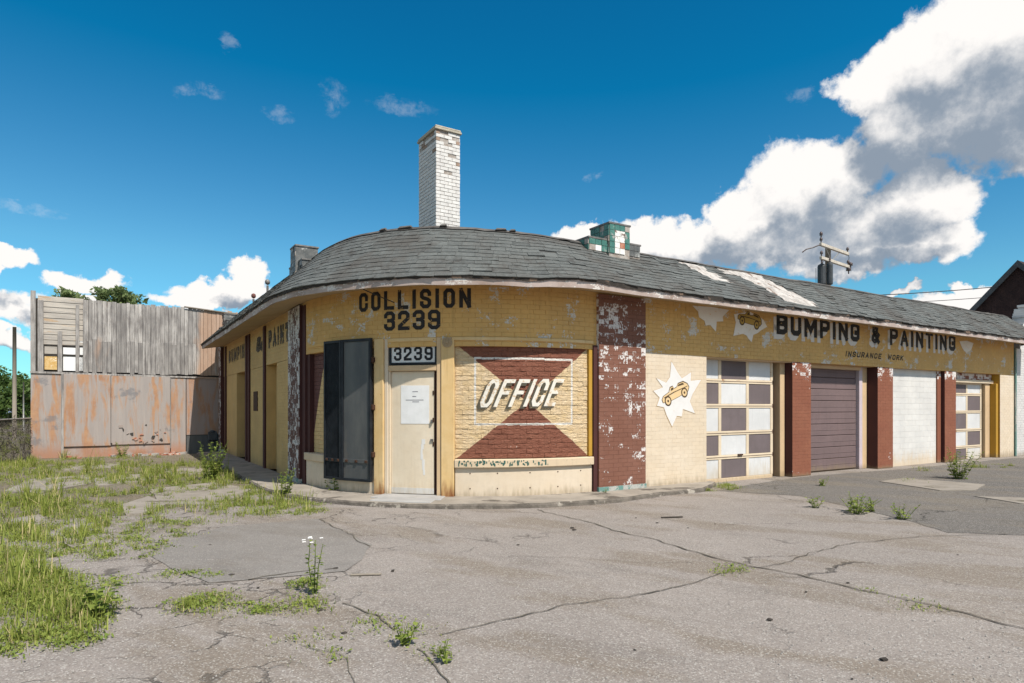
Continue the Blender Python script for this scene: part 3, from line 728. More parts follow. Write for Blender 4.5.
# door case
def post(s0, s1, z0, z1, d0, d1, mat='post', name='door_post', bevel=.008):
    m = MB(); slab(m, s0, s1, z0, z1, d0, d1); return part(m, name, mat, bevel=bevel)
post(-.785, -.60, .04, 2.70, -.2, .04); post(.425, .64, .05, 2.66, -.2, .04)
post(-.598, -.53, .04, 2.70, -.2, .005, 'cream', 'door_frame'); post(.345, .423, .04, 2.70, -.2, .012, 'tan', 'door_frame')
post(-.528, -.50, .05, 2.16, -.2, -.02, 'rail', 'door_frame', .004)
post(-.53, .345, 2.15, 2.245, -.2, .0, 'tan', 'door_head'); post(-.53, .345, 2.64, 2.70, -.2, .015, 'post', 'transom_head')
post(-.5, .345, 2.245, 2.64, -.2, -.055, 'steel_dark', 'transom_back', 0)
t = MB(); slab(t, -.50, .335, 2.275, 2.60, -.055, -.030); sg = part(t, 'number_sign', 'sign', 'white sign with black numbers 3239', bevel=.004)
for q in ((-.51, -.475, 2.262, 2.612), (.31, .345, 2.262, 2.612)):
    t = MB(); slab(t, *q, -.05, -.012); part(t, 'sign_frame', 'steel_dark', parent=sg)
for q in ((-.475, .31, 2.262, 2.292), (-.475, .31, 2.585, 2.612)):
    t = MB(); slab(t, *q, -.05, -.013); part(t, 'sign_frame', 'steel_dark', parent=sg)
t = MB(); slab(t, -.498, .285, .10, 2.145, -.10, -.06); dr = part(t, 'door', 'door', bevel=.004)
t = MB(); slab(t, .287, .343, .08, 2.145, -.2, -.10); part(t, 'door_gap', 'maroon')
t = MB(); slab(t, -.495, .282, .105, .20, -.06, -.056); part(t, 'kick_plate', 'wpanel', parent=dr)
t = MB(); slab(t, -.312, .20, 1.27, 1.91, -.06, -.055); nt = part(t, 'notice', 'paper', parent=dr)
t = MB(); slab(t, .235, .262, 1.28, 1.34, -.06, -.02); slab(t, .225, .27, .98, 1.02, -.06, -.035); part(t, 'door_handle', 'iron', parent=dr)
for z in (.9, 1.3, 1.75):
    t = MB(); slab(t, .262, .283, z, z+.07, -.06, -.05); part(t, 'lock_plate', 'bolt', parent=dr)
t = MB()     # torn strip of paint on the door
for k in range(7):
    s = .09+.05*n1(k*1.7, 4); z = .98-k*.085
    slab(t, s-.022+.02*n1(k*3., 6), s+.02+.02*n1(k*4.1, 7), z-.05, z+.036, -.06, -.057+.0002*(k % 2))
part(t, 'torn_sticker', 'sign', parent=dr)
t = MB(); slab(t, -.6, .5, .02, .092, -.2, .42); slab(t, -.45, .42, .02, .088, .42, .70); part(t, 'door_step', 'step', bevel=.01)
t = MB(); c = F(.53, 2.61, .04); th = -math.pi*.75+.53/RA; nv = Vector((math.cos(th), math.sin(th), 0)); ev = Vector((-nv.y, nv.x, 0))
prof = [(.085, 0), (.085, .012), (.06, .02), (.055, .012), (.03, .014), (.022, .03)]
rings = [t.idx([Vector(c)+nv*zz+(ev*math.cos(j*.4488)+Vector((0, 0, 1))*math.sin(j*.4488))*r for j in range(14)]) for r, zz in prof]
for a, b2 in zip(rings[:-1], rings[1:]):
    for j in range(14): t.f([a+j, a+(j+1) % 14, b2+(j+1) % 14, b2+j])
t.f([rings[-1]+j for j in range(14)]); part(t, 'rosette', 'tan')

# ------------------------------------------------------------------ lettering
GL = {
 'C': [[(1,.68),(1,.85),(.75,1),(.25,1),(0,.85),(0,.15),(.25,0),(.75,0),(1,.15),(1,.32)]],
 'O': [[(.5,1),(.25,1),(0,.85),(0,.15),(.25,0),(.75,0),(1,.15),(1,.85),(.75,1),(.5,1)]],
 'L': [[(0,1),(0,0),(1,0)]], 'I': [[(.5,1),(.5,0)]],
 'S': [[(1,.78),(1,.87),(.75,1),(.25,1),(0,.87),(0,.64),(.2,.55),(.8,.45),(1,.36),(1,.13),(.75,0),(.25,0),(0,.13),(0,.22)]],
 'N': [[(0,0),(0,1)],[(0,1),(1,0)],[(1,0),(1,1)]],
 '3': [[(0,.80),(0,.87),(.25,1),(.75,1),(1,.87),(1,.63),(.75,.52),(.4,.52)],[(.75,.52),(1,.4),(1,.13),(.75,0),(.25,0),(0,.13),(0,.20)]],
 '2': [[(0,.70),(0,.87),(.25,1),(.75,1),(1,.87),(1,.62),(0,.14),(0,0),(1,0)]],
 '9': [[(0,.20),(0,.13),(.25,0),(.75,0),(1,.13),(1,.87),(.75,1),(.25,1),(0,.87),(0,.6),(.25,.47),(1,.47)]],
 'B': [[(0,0),(0,1),(.7,1),(1,.88),(1,.63),(.75,.52),(0,.52)],[(.75,.52),(1,.4),(1,.12),(.7,0),(0,0)]],
 'U': [[(0,1),(0,.15),(.25,0),(.75,0),(1,.15),(1,1)]],
 'M': [[(0,0),(0,1)],[(0,1),(.5,.25),(1,1)],[(1,1),(1,0)]],
 'P': [[(0,0),(0,1),(.75,1),(1,.87),(1,.58),(.75,.45),(0,.45)]],
 'G': [[(1,.72),(1,.87),(.75,1),(.25,1),(0,.87),(0,.13),(.25,0),(.75,0),(1,.13),(1,.45),(.6,.45)]],
 '&': [[(1,0),(.15,.7),(.2,.95),(.5,1),(.75,.9),(.7,.7),(.1,.35),(.05,.12),(.3,0),(.6,.05),(1,.45)]],
 'A': [[(0,0),(.5,1),(1,0)],[(.2,.32),(.8,.32)]], 'T': [[(0,1),(1,1)],[(.5,1),(.5,0)]],
 'F': [[(0,0),(0,1),(1,1)],[(0,.52),(.8,.52)]], 'E': [[(1,0),(0,0),(0,1),(1,1)],[(0,.52),(.8,.52)]],
 'R': [[(0,0),(0,1),(.75,1),(1,.87),(1,.6),(.75,.48),(0,.48)],[(.5,.48),(1,0)]],
 'W': [[(0,1),(.25,0),(.5,.8),(.75,0),(1,1)]], 'K': [[(0,0),(0,1)],[(1,1),(0,.4)],[(.3,.6),(1,0)]]}
def write(mb, text, s0, s1, z0, z1, th, d, shear=0., gap=.28, ztop=None, widths=None, rise=0., only=None):
    wd = {'I': .34, ' ': .6, 'M': 1.25, 'W': 1.3, '&': 1.0}
    tot = sum(wd.get(ch, 1.) for ch in text)+gap*(len(text)-1); k = (s1-s0)/tot; x = s0; h = z1-z0; lay = 0
    for ci, ch in enumerate(text):
        wch = wd.get(ch, 1.)*k
        zz0 = z0+rise*ci/max(1, len(text)-1)
        for st in (GL.get(ch, []) if only in (None, ci) else []):
            bx = max(wch-th, .001)
            P = [Vector((x+th/2+a*bx if ch != 'I' else x+wch/2, zz0+th/2+b_*(h-th))) for a, b_ in st]
            lay += 1; dd = d+.0004*(lay % 3)
            closed = (P[0]-P[-1]).length < 1e-6
            # subdivide, then offset
            left, right, cen = [], [], P
            for i in range(len(P)):
                pa = P[i-1] if i > 0 else (P[-2] if closed else None); pb = P[i+1] if i < len(P)-1 else (P[1] if closed else None)
                t1 = (P[i]-pa).normalized() if pa is not None else None; t2 = (pb-P[i]).normalized() if pb is not None else None
                if t1 is None: nn = Vector((-t2.y, t2.x)); off = nn*th/2; base = P[i]-t2*th/2
                elif t2 is None: nn = Vector((-t1.y, t1.x)); off = nn*th/2; base = P[i]+t1*th/2
                else:
                    na, nb_ = Vector((-t1.y, t1.x)), Vector((-t2.y, t2.x)); mm = (na+nb_)
                    mm = mm.normalized() if mm.length > .05 else na
                    off = mm*(th/2/max(.5, mm.dot(na))); base = P[i]
                left.append(base+off); right.append(base-off)
            for i in range(len(P)-1):
                q = [left[i], left[i+1], right[i+1], right[i]]
                m = max(1, int(max((q[1]-q[0]).length, (q[2]-q[3]).length)/.12))
                for j in range(m):
                    a, c2 = j/m, (j+1)/m
                    qq = [q[0].lerp(q[1], a), q[0].lerp(q[1], c2), q[3].lerp(q[2], c2), q[3].lerp(q[2], a)]
                    if ztop: qq = [Vector((v_.x, min(v_.y, ztop))) for v_ in qq]
                    qq = [Vector((v_.x+shear*(v_.y-z0), v_.y)) for v_ in qq]
                    mb.face([F(v_.x, v_.y, dd) for v_ in qq], [(v_.x, v_.y) for v_ in qq])
        x += wch+gap*k
def sign(text, s0, s1, z0, z1, th, d, mat, label, parent=None, **k):
    for i, ch in enumerate(text):
        mb = MB(); write(mb, text, s0, s1, z0, z1, th, d, only=i, **k); part(mb, 'letter', mat, label+', the '+ch, parent=parent)
sign('COLLISION', -1.125, .915, 3.18, 3.50, .062, .010, 'black', 'COLLISION in black block letters', gap=.36)
sign('3239', -.60, .41, 2.83, 3.155, .062, .010, 'black', '3239 in black block numerals', gap=.26)
sign('3239', -.43, .27, 2.325, 2.555, .042, -.0275, 'blacks', '3239 on the door sign', parent=sg, gap=.3)
def shadowed(text, s0, s1, **k):
    sign(text, s0-.10, s1-.10, 3.02, 3.50, .125, .0085, 'shade', text+' letter shadows in chalky white', ztop=3.51, **k)
    sign(text, s0, s1, 3.125, 3.59, .115, .0110, 'black', text+' in black block letters', ztop=3.54, **k)
shadowed('BUMPING', su(9.02), su(12.22), gap=.30); shadowed('&', su(12.74), su(13.12)); shadowed('PAINTING', su(13.60), su(17.06), gap=.34)
sign('INSURANCE', su(11.62), su(13.18), 2.75, 2.885, .028, .0105, 'black', 'INSURANCE in small slanted letters', shear=.3, gap=.45)
sign('WORK', su(13.48), su(14.22), 2.75, 2.885, .028, .0105, 'black', 'WORK in small slanted letters', shear=.3, gap=.45)
def off_d(x): return -.028
for dx, dz, mat, dd, lab in ((-.05, -.034, 'oshade', -.0245, 'dark shadow of the OFFICE letters'), (0, 0, 'owhite', -.0215, 'OFFICE in white slanted letters')):
    sign('OFFICE', 1.03+dx, 2.34+dx, 1.545+dz, 2.005+dz, .062 if dx == 0 else .078, dd, mat, lab, parent=off, shear=.42, gap=.26, rise=.02)
sign('PAINT', sv(7.15), sv(5.10), 2.93, 3.34, .13, .0095, 'blackl', 'PAINT in faded dark letters', gap=.4)
sign('BUMPING', sv(13.2), sv(9.9), 2.93, 3.32, .13, .0095, 'blackl', 'BUMPING in faded dark letters', gap=.4)
sign('&', sv(8.7), sv(7.9), 2.93, 3.32, .12, .0095, 'blackl', 'faded dark ampersand', gap=.4)
for k, (w_, z) in enumerate(((.10, 1.80), (.07, 1.72), (.2, 1.66), (.12, 1.63))):
    t = MB(); slab(t, -.10-(.12 if k == 2 else 0), -.10+w_, z, z+.012, -.055, -.0535); part(t, 'notice_print', 'ink', parent=nt)

# paint splashes with the little cars
def splash(sc, zc, pts, mat, car, seed, zmax=None, d=.0085, carmat='cartan', rot=0., cs=1., lw=.012):
    def poly(mb, P, dd):
        c = (sum(p[0] for p in P)/len(P), sum(p[1] for p in P)/len(P))
        for i in range(len(P)):
            q = [c, P[i], P[(i+1) % len(P)]]
            if zmax: q = [(a, min(b_, zmax)) for a, b_ in q]
            mb.face([F(a, b_, dd) for a, b_ in q], [(a, b_) for a, b_ in q])
    star = []
    for i, (a, r) in enumerate(pts):
        star.append((sc+r*math.cos(rad(a)), zc+r*math.sin(rad(a))))
    # curve the flanks between tip and valley
    out = MB(); poly(out, [(sc+(x-sc)*(1+lw/.5), zc+(z-zc)*(1+lw/.5)) for x, z in star], d); o = part(out, 'splash_picture', 'splatl', 'jagged paint splash picture with a small car')
    inn = MB(); poly(inn, star, d+.0012); part(inn, 'splash', mat, parent=o)
    if car:
        cr, sr = math.cos(rot), math.sin(rot)
        T = lambda P: [(sc+cs*(x*cr-z*sr), zc+cs*(x*sr+z*cr)) for x, z in P]
        body = [(-.46,-.06),(-.47,.02),(-.40,.08),(-.20,.11),(-.12,.20),(-.02,.20),(.0,.13),(.10,.14),(.16,.20),(.34,.19),(.46,.10),(.49,.0),(.42,-.08),(.1,-.10),(-.2,-.10)]
        mb = MB(); poly(mb, T([(x*1.05, z*1.12) for x, z in body]), d+.002); part(mb, 'car_outline', 'carline', parent=o)
        mb = MB(); poly(mb, T(body), d+.0028); part(mb, 'car_body', carmat, parent=o)
        for wx in (-.30, .30):
            for rr, mt, e in ((.115, 'carline', .0036), (.08, carmat, .0044), (.03, 'carline', .0050)):
                mb = MB(); poly(mb, T([(wx+rr*math.cos(q*math.pi/8), -.075+rr*1.1*math.sin(q*math.pi/8)) for q in range(16)]), d+e); part(mb, 'car_wheel', mt, parent=o)
        for ln in ([(-.40,.05),(-.05,.07),(.45,.05),(.45,.035),(-.05,.05),(-.40,.03)], [(-.13,.12),(-.10,.18),(-.03,.18),(-.02,.13)], [(.12,.15),(.17,.185),(.33,.175),(.36,.12)]):
            mb = MB(); poly(mb, T(ln), d+.0056); part(mb, 'car_line', 'carline', parent=o)
S3 = [(100, .54), (115, .30), (140, .28), (150, .50), (160, .30), (175, .50), (190, .36), (205, .46), (220, .34), (240, .40), (262, .54), (275, .36), (292, .40), (305, .30), (325, .56), (340, .36), (0, .40), (22, .66), (32, .42), (45, .52), (60, .30), (78, .34)]
splash(su(5.96), 1.80, [(a, r*1.17) for a, r in S3], 'splat', True, 1, rot=.36, cs=.78)
S1 = [(180, .55), (195, .40), (210, .42), (232, .34), (245, .40), (262, .34), (285, .48), (300, .30), (325, .42), (335, .36), (0, .52), (90, .2)]
splash(su(6.97), 3.52, S1, 'splatf', False, 2, 3.54)
S2 = [(170, .50), (190, .44), (215, .62), (235, .36), (255, .34), (262, .38), (278, .46), (292, .32), (315, .36), (330, .40), (350, .58), (5, .46), (90, .2)]
splash(su(8.13), 3.36, S2, 'splatf', True, 3, 3.54, carmat='caroch', rot=-.13, cs=.78)
splash(su(17.75), 3.34, [(170, .46), (200, .30), (230, .24), (250, .22), (268, .26), (290, .2), (310, .24), (335, .3), (10, .42), (90, .12)], 'splatf', False, 4, 3.50)

# ------------------------------------------------------------------ garage side
def pier(u0, u1, mat='brown2', d=.0):
    p = MB(); slab(p, su(u0), su(u1), -.02, 2.548, -.42, d-.004); o = part(p, 'pilaster', 'maroon', bevel=.006)
    q = MB(); bricks(q, su(u0), su(u1), .02, 2.55, d-.004, L=(u1-u0)/3, jit=.001); part(q, 'brick_facing', mat, kind='stuff', parent=o)
pier(9.60, 10.28); pier(13.06, 13.77); pier(16.48, 17.12)
def gdoor(name, u0, u1, cols, rails, d, first_white, stile=.045):
    s0, s1 = su(u0), su(u1)
    b_ = MB(); slab(b_, s0, s1, -.02, rails[-1]+.05, d-.06, d-.02); dr = part(b_, name, 'rail')
    for k in range(len(rails)-1):
        for c, (a0, a1) in enumerate(cols):
            wh = (k+c) % 2 == (0 if first_white else 1)
            m = MB(); slab(m, su(a0)+stile, su(a1)-stile, rails[k]+.045, rails[k+1]-.045, d-.02, d-.008)
            part(m, 'panel', 'wpanel' if wh else 'ppanel', 'white painted panel' if wh else 'purple grey painted panel', parent=dr, bevel=.004)
    for k, z in enumerate(rails):
        m = MB(); slab(m, s0, s1, z-.043, z+.043-.0, d-.02, d+.006); part(m, 'rail', 'rail', parent=dr, bevel=.006)
        if 0 < k < len(rails)-1:
            m = MB(); slab(m, s0, s1, z-.006, z+.006, d+.0062, d+.0075); part(m, 'section_joint', 'bolt', parent=dr)
    xs_ = sorted(set([a for a, _ in cols]+[cols[-1][1]]))
    for a in xs_:
        for k in range(len(rails)-1):
            m = MB(); slab(m, su(a)-.043, su(a)+.043, rails[k]+.043, rails[k+1]-.043, d-.02, d+.003); part(m, 'stile', 'rail', parent=dr, bevel=.005)
    return dr
g1 = gdoor('garage_door', 6.62, 9.22, [(6.66, 7.51), (7.51, 8.385), (8.385, 9.20)], [.03, .505, 1.005, 1.57, 2.085, 2.56], -.24, True)
t = MB(); slab(t, su(8.05), su(8.20), .525, .56, -.236, -.20); part(t, 'door_handle', 'bolt', parent=g1, bevel=.006)
post(su(9.43), su(9.60)-.003, 0, 2.548, -.42, -.19, 'tan', 'door_jamb'); post(su(9.23), su(9.43)-.002, 0, 2.548, -.42, -.36, 'maroon', 'jamb_shadow_recess'); post(su(6.8), su(9.6)-.003, 2.53, 2.549, -.42, -.02, 'tan', 'lintel', .004)  # dark maroon recess strip stands in for the shadow beside the jamb
# slatted door
b_ = MB(); slab(b_, su(10.28)+.003, su(12.66), -.02, 2.549, -.40, -.345); d2 = part(b_, 'garage_door', 'maroon')
for k in range(9):
    z0 = .035+k*.2785
    m = MB(); slab(m, su(10.30), su(12.64), z0, z0+.268, -.345, -.315); part(m, 'slat', 'slat', parent=d2, bevel=.008)
    m = MB(); slab(m, su(10.31), su(12.63), z0+.12, z0+.135, -.315, -.309); part(m, 'slat_rib', 'slat', parent=d2, bevel=.003)
post(su(12.66), su(12.80), 0, 2.549, -.40, -.24, 'mauve', 'door_jamb'); post(su(12.80), su(13.06)-.003, 0, 2.549, -.40, -.27, 'tan', 'door_jamb'); post(su(10.28)+.003, su(12.66), 2.46, 2.5495, -.345, -.2, 'tan', 'lintel')
# white infill
t = MB(); slab(t, su(13.77)+.003, su(16.28), 0, 2.5495, -.42, -.14); wi = part(t, 'white_infill', 'whitewall')
t = MB(); bricks(t, su(13.78), su(16.27), .0, 2.54, -.14, L=.4, H=.15, proud=.005); part(t, 'block_skin', 'whitewall', kind='stuff', parent=wi)
post(su(16.28), su(16.48)-.003, 0, 2.549, -.42, -.10, 'brown2', 'door_jamb')
# small door at the end
g4 = gdoor('garage_door', 16.95, 19.44, [(17.55, 18.49), (18.49, 19.40)], [-.10, .36, .86, 1.40, 1.92, 2.26], -.30, False)
post(su(17.12)+.003, su(19.93)-.003, 2.265, 2.36, -.42, -.17, 'rail', 'lintel'); post(su(17.12)+.003, su(19.93)-.003, 2.362, 2.549, -.42, -.22, 'brown2', 'header')
post(su(19.50), su(19.80), 0, 2.263, -.42, -.22, 'tan', 'door_jamb'); post(su(19.80), su(19.93)-.003, 0, 2.263, -.42, -.05, 'reveal', 'door_jamb')
t = MB(); t.tube([F(su(20.95), z, .03) for z in (0, 3.4)], .035, 8); part(t, 'downpipe', 'teal')

# ------------------------------------------------------------------ side wing: bays between maroon strips
def strip(v0, v1, z0, z1, d0, d1, mat, name='wall_strip', **k):
    m = MB(); slab(m, sv(v1), sv(v0), z0, z1, d0, d1); return part(m, name, mat, bevel=.006, **k)
for v in (7.55, 9.60, 10.0, 13.75): strip(v-.10, v+.10, .05, 3.5, .001, .045, 'maroon')
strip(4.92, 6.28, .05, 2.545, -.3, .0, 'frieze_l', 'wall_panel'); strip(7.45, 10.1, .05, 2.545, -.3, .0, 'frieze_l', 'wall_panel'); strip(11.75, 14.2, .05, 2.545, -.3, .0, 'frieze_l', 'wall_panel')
strip(6.28, 7.45, .05, 2.545, -.32, -.22, 'frieze_l', 'recessed_panel')
o = strip(10.12, 10.95, .05, 2.3, -.32, -.16, 'wpanel', 'side_door', label='dingy white side door'); strip(10.95, 11.75, .05, 2.545, -.32, -.26, 'maroon', 'dark_doorway')
strip(8.48, 9.0, 1.45, 1.95, .0, .02, 'bolt', 'small_sign', label='small brown plaque'); strip(10.12, 10.95, 2.3, 2.545, -.32, -.1, 'frieze_l', 'door_head')
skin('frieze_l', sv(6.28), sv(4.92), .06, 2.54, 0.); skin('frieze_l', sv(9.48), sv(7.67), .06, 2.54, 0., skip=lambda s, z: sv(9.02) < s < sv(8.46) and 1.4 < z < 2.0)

# ------------------------------------------------------------------ pent roof: deck, fascia, soffit, shingles
ED, EZ, RD, RZ = .692, 3.578, -.41, 4.60
def ridge_drop(s): return .035-.15*min(1, max(0, (s-.3)/3.2))
def sag(s, t): return t*ridge_drop(s)+.022*n1(s*.55, 11)*(.4+t)+.010*n1(s*2.1, 12)+(.03*math.exp(-((s-2.5)/.5)**2)-.03*math.exp(-((s-1.75)/.25)**2))*(1-t)
def roofP(s, t, up=0.):
    nd, nz = (RZ-EZ), (ED-RD); L = math.hypot(nd, nz)
    d = ED+(RD-ED)*t+up*nd/L; z = EZ+(RZ-EZ)*t+up*nz/L+sag(s, t)
    return F(s, z, d)
S0, S1 = sv(14.25), su(21.45)
dk = MB(); ss_ = steps(S0, S1, .15); full = []
for a, b2 in zip(ss_[:-1], ss_[1:]):
    k = max(1, int((b2-a)/.4)); full += [a+(b2-a)*i/k for i in range(k)]
full.append(S1)
rows = [dk.idx([roofP(s, 0, -.004), roofP(s, .5, -.004), roofP(s, 1, -.004), F(s, RZ-.01+sag(s, 1), RD-.16), F(s, 3.95, RD-.16)]) for s in full]
for a, b2 in zip(rows[:-1], rows[1:]):
    for k in range(4): dk.f([a+k, b2+k, b2+k+1, a+k+1])
for r, s in ((rows[0], S0), (rows[-1], S1)):
    i = dk.idx([F(s, 3.5, .0), F(s, 3.95, RD-.16)]); dk.f([r, r+1, r+2, r+3, r+4, i])
ROOF = part(dk, 'roof', 'deck')
fa = MB(); rows = []
for s in full:
    q = .012*n1(s*3., 21)
    rows.append(fa.idx([F(s, 3.435+q+sag(s, 0)*.6, .665), F(s, 3.572+sag(s, 0), .675), F(s, 3.572+sag(s, 0), .64), F(s, 3.44+q+sag(s, 0)*.6, .64)]))
for (a, b2), (sa, sb) in zip(zip(rows[:-1], rows[1:]), zip(full[:-1], full[1:])):
    for k in range(4): fa.f([a+k, b2+k, b2+(k+1) % 4, a+(k+1) % 4], [(sa, k*.14), (sb, k*.14), (sb, k*.14+.14), (sa, k*.14+.14)])
for r in (rows[0], rows[-1]): fa.f([r, r+1, r+2, r+3])
part(fa, 'fascia', 'fascia')
de = MB(); rows = []; s = S0  # ragged dark felt strip, painting in the shadow line under the shingles
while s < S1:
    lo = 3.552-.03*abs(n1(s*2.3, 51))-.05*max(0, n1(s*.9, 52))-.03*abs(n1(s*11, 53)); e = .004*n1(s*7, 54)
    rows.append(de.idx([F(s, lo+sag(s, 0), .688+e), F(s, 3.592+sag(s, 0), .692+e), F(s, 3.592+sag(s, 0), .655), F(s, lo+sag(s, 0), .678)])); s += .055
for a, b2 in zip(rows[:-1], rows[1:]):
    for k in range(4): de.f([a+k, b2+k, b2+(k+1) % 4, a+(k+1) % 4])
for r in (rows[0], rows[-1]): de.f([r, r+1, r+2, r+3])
part(de, 'eave_shadow_strip', 'shadowfelt', parent=ROOF)
so = MB(); rows = [so.idx([F(s, 3.448+sag(s, 0)*.6, .642), F(s, 3.56, -.02)]) for s in full]
for (a, b2), (sa, sb) in zip(zip(rows[:-1], rows[1:]), zip(full[:-1], full[1:])): so.f([a, a+1, b2+1, b2], [(sa, 0), (sa, .6), (sb, .6), (sb, 0)])
part(so, 'soffit', 'soffit')
bb = MB(); bb.hexa([F(S0+.03, 3.44, .64), F(S0, 3.44, .64), F(S0, 3.55, 0), F(S0+.03, 3.55, 0), F(S0+.03, 3.58, .64), F(S0, 3.58, .64), F(S0, 4.1, 0), F(S0+.03, 4.1, 0)]); part(bb, 'barge_board', 'fascia')

def bare(s, t):
    u = s+RA-Q
    if 6.05 < u < 7.25 and t > .55: return abs(u-6.62-(1-t)*1.2+.15*n1(t*9, 5)) < .27
    if 7.6 < u < 9.9 and t > .13:
        c = 8.28+(.97-t)*1.05; return c-.42 < u+.10*n1(t*12, 6) < c+.62 or (t > .80 and 7.6 < u < c)
    return False
NR = 13
items = []
for r in range(NR):
    s = S0+.01-random.random()*.3
    while s < S1-.02:
        wd_ = random.choice((.24, .27, .27, .30)); a, b2 = max(s, S0), min(s+wd_, S1); s += wd_
        if b2-a < .06: continue
        tm = (r+.5)/NR
        if bare((a+b2)/2, tm): continue
        if random.random() < (.015 if a > 2.0 else .004): continue
        items.append((r, a, b2))
camv = Vector((0, 0, CAM_H))
def shingle(mb, r, a, b2):
    mb.T = min(1, max(0, random.gauss(.5, .24)+.18*n1(a*.8, 31+r)))
    t0 = r/NR-.012+random.uniform(-.008, .010)*(1.6 if a > 2 else 1.); t1 = min(1.0, (r+1)/NR+.02)
    g_ = .002; lift = .012+random.random()*.005; tl = random.uniform(-.005, .005)
    if random.random() < (.10 if a > 1.8 else .015): lift += random.uniform(.006, .018)
    w2 = lambda x, t, up: roofP(x, t, up)
    tp = [w2(a+g_, t0+tl, lift), w2(b2-g_, t0-tl, lift+random.uniform(-.003, .006)), w2(b2-g_, t1, .004), w2(a+g_, t1, .004)]
    bt = [w2(a+g_, t0+tl, .001), w2(b2-g_, t0-tl, .001), w2(b2-g_, t1, .0), w2(a+g_, t1, .0)]
    i = mb.idx(tp+bt)
    mb.f([i, i+1, i+2, i+3])
    t_ = mb.T
    for k in (0, 1, 3): j = (k+1) % 4; mb.T = min(1., t_+.45) if k == 0 else t_; mb.f([i+4+k, i+4+j, i+j, i+k])  # front edge toned lighter: highlight on curled edges put into the colour
def size_key(it):
    r, a, b2 = it; c = Vector(roofP((a+b2)/2, (r+.5)/NR)); wv = loc2world(c.x, c.y, c.z); v = wv-camv; d = v.length
    tn = Vector(roofP(b2, .5))-Vector(roofP(a, .5)); tw = Vector((tn.x*RX-tn.y*RY, tn.x*RY+tn.y*RX, 0)); vd = v/d
    return (tw-vd*tw.dot(vd)).length/d
items.sort(key=size_key, reverse=True)
for it in items[:290]:
    mb = MB(); shingle(mb, *it); part(mb, 'shingle', 'shingle', parent=ROOF)
mb = MB()
for it in items[290:]: shingle(mb, *it)
part(mb, 'shingle_courses', 'shingle', kind='stuff', parent=ROOF)
# bare patches
for (ua, ub, ta, tb, f) in ((6.05, 7.35, .50, .93, lambda t: 6.62+(1-t)*1.2), (7.9, 9.8, .10, .985, lambda t: 8.36+(.97-t)*1.0)):
    mb = MB(); N_ = 14; rr = []
    for k in range(N_+1):
        t = ta+(tb-ta)*k/N_; c = f(t); wl = .36+.16*(ua > 7)+.13*n1(t*14, 41)-.12*(ua < 7)*abs(t-.7); wr = .38+.22*(ua > 7)+.13*n1(t*14, 42)+.12*(1-t)*(ua > 7)
        rr.append(mb.idx([roofP(su(c-wl), t, .008), roofP(su(c), t, .010+.004*n1(t*30, 3)), roofP(su(c+wr), t, .008)]))
    for a, b2 in zip(rr[:-1], rr[1:]): mb.f([a, a+1, b2+1, b2]); mb.f([a+1, a+2, b2+2, b2+1])
    part(mb, 'bare_patch', 'underlay', 'pale roof patch where shingles are gone', parent=ROOF)
mb = MB(); rr = [mb.idx([roofP(su(7.55+.09*k), .80+.03*n1(k*1.3, 5), .009), roofP(su(7.55+.09*k), .975, .009)]) for k in range(8)]
for a, b2 in zip(rr[:-1], rr[1:]): mb.f([a, b2, b2+1, a+1])
part(mb, 'bare_patch', 'underlay', 'pale roof patch below the ridge', parent=ROOF)
# ridge strip, ragged
rg = MB(); rows = []
for s in [S0+i*.16 for i in range(int((S1-S0)/.16)+1)]:
    q = .012*abs(n1(s*3.1, 17))+.004
    rows.append(rg.idx([roofP(s, .955+.02*n1(s*4, 18), .018+q), F(s, RZ+.022+q+sag(s, 1), RD-.02), F(s, RZ+.012+sag(s, 1), RD-.18), F(s, RZ-.10, RD-.185)]))
for a, b2 in zip(rows[:-1], rows[1:]):
    for k in range(3): rg.f([a+k, b2+k, b2+k+1, a+k+1])
part(rg, 'ridge_cap', 'ridge', parent=ROOF)
for (s, l) in ((-.98, .16), (-.55, .3), (1.35, .22), (1.62, .12), (.3, .14)):   # torn bits of ridge felt
    mb = MB(); mb.hexa([roofP(s, .97, .03), roofP(s+l, .975, .03), roofP(s+l, 1.0, .02), roofP(s, 1.0, .02), roofP(s, .965, .05), roofP(s+l*.9, .97, .065), roofP(s+l*.9, 1.0, .06), roofP(s+.03, 1.0, .055)])
    part(mb, 'felt_scrap', 'ridge', parent=ROOF)
t = MB(); t.tube([F(-.62, 3.50, .66), F(-.60, 3.43, .60), F(-.50, 3.36, .34), F(-.38, 3.29, .05)], .009, 5); part(t, 'loose_wire', 'wire')

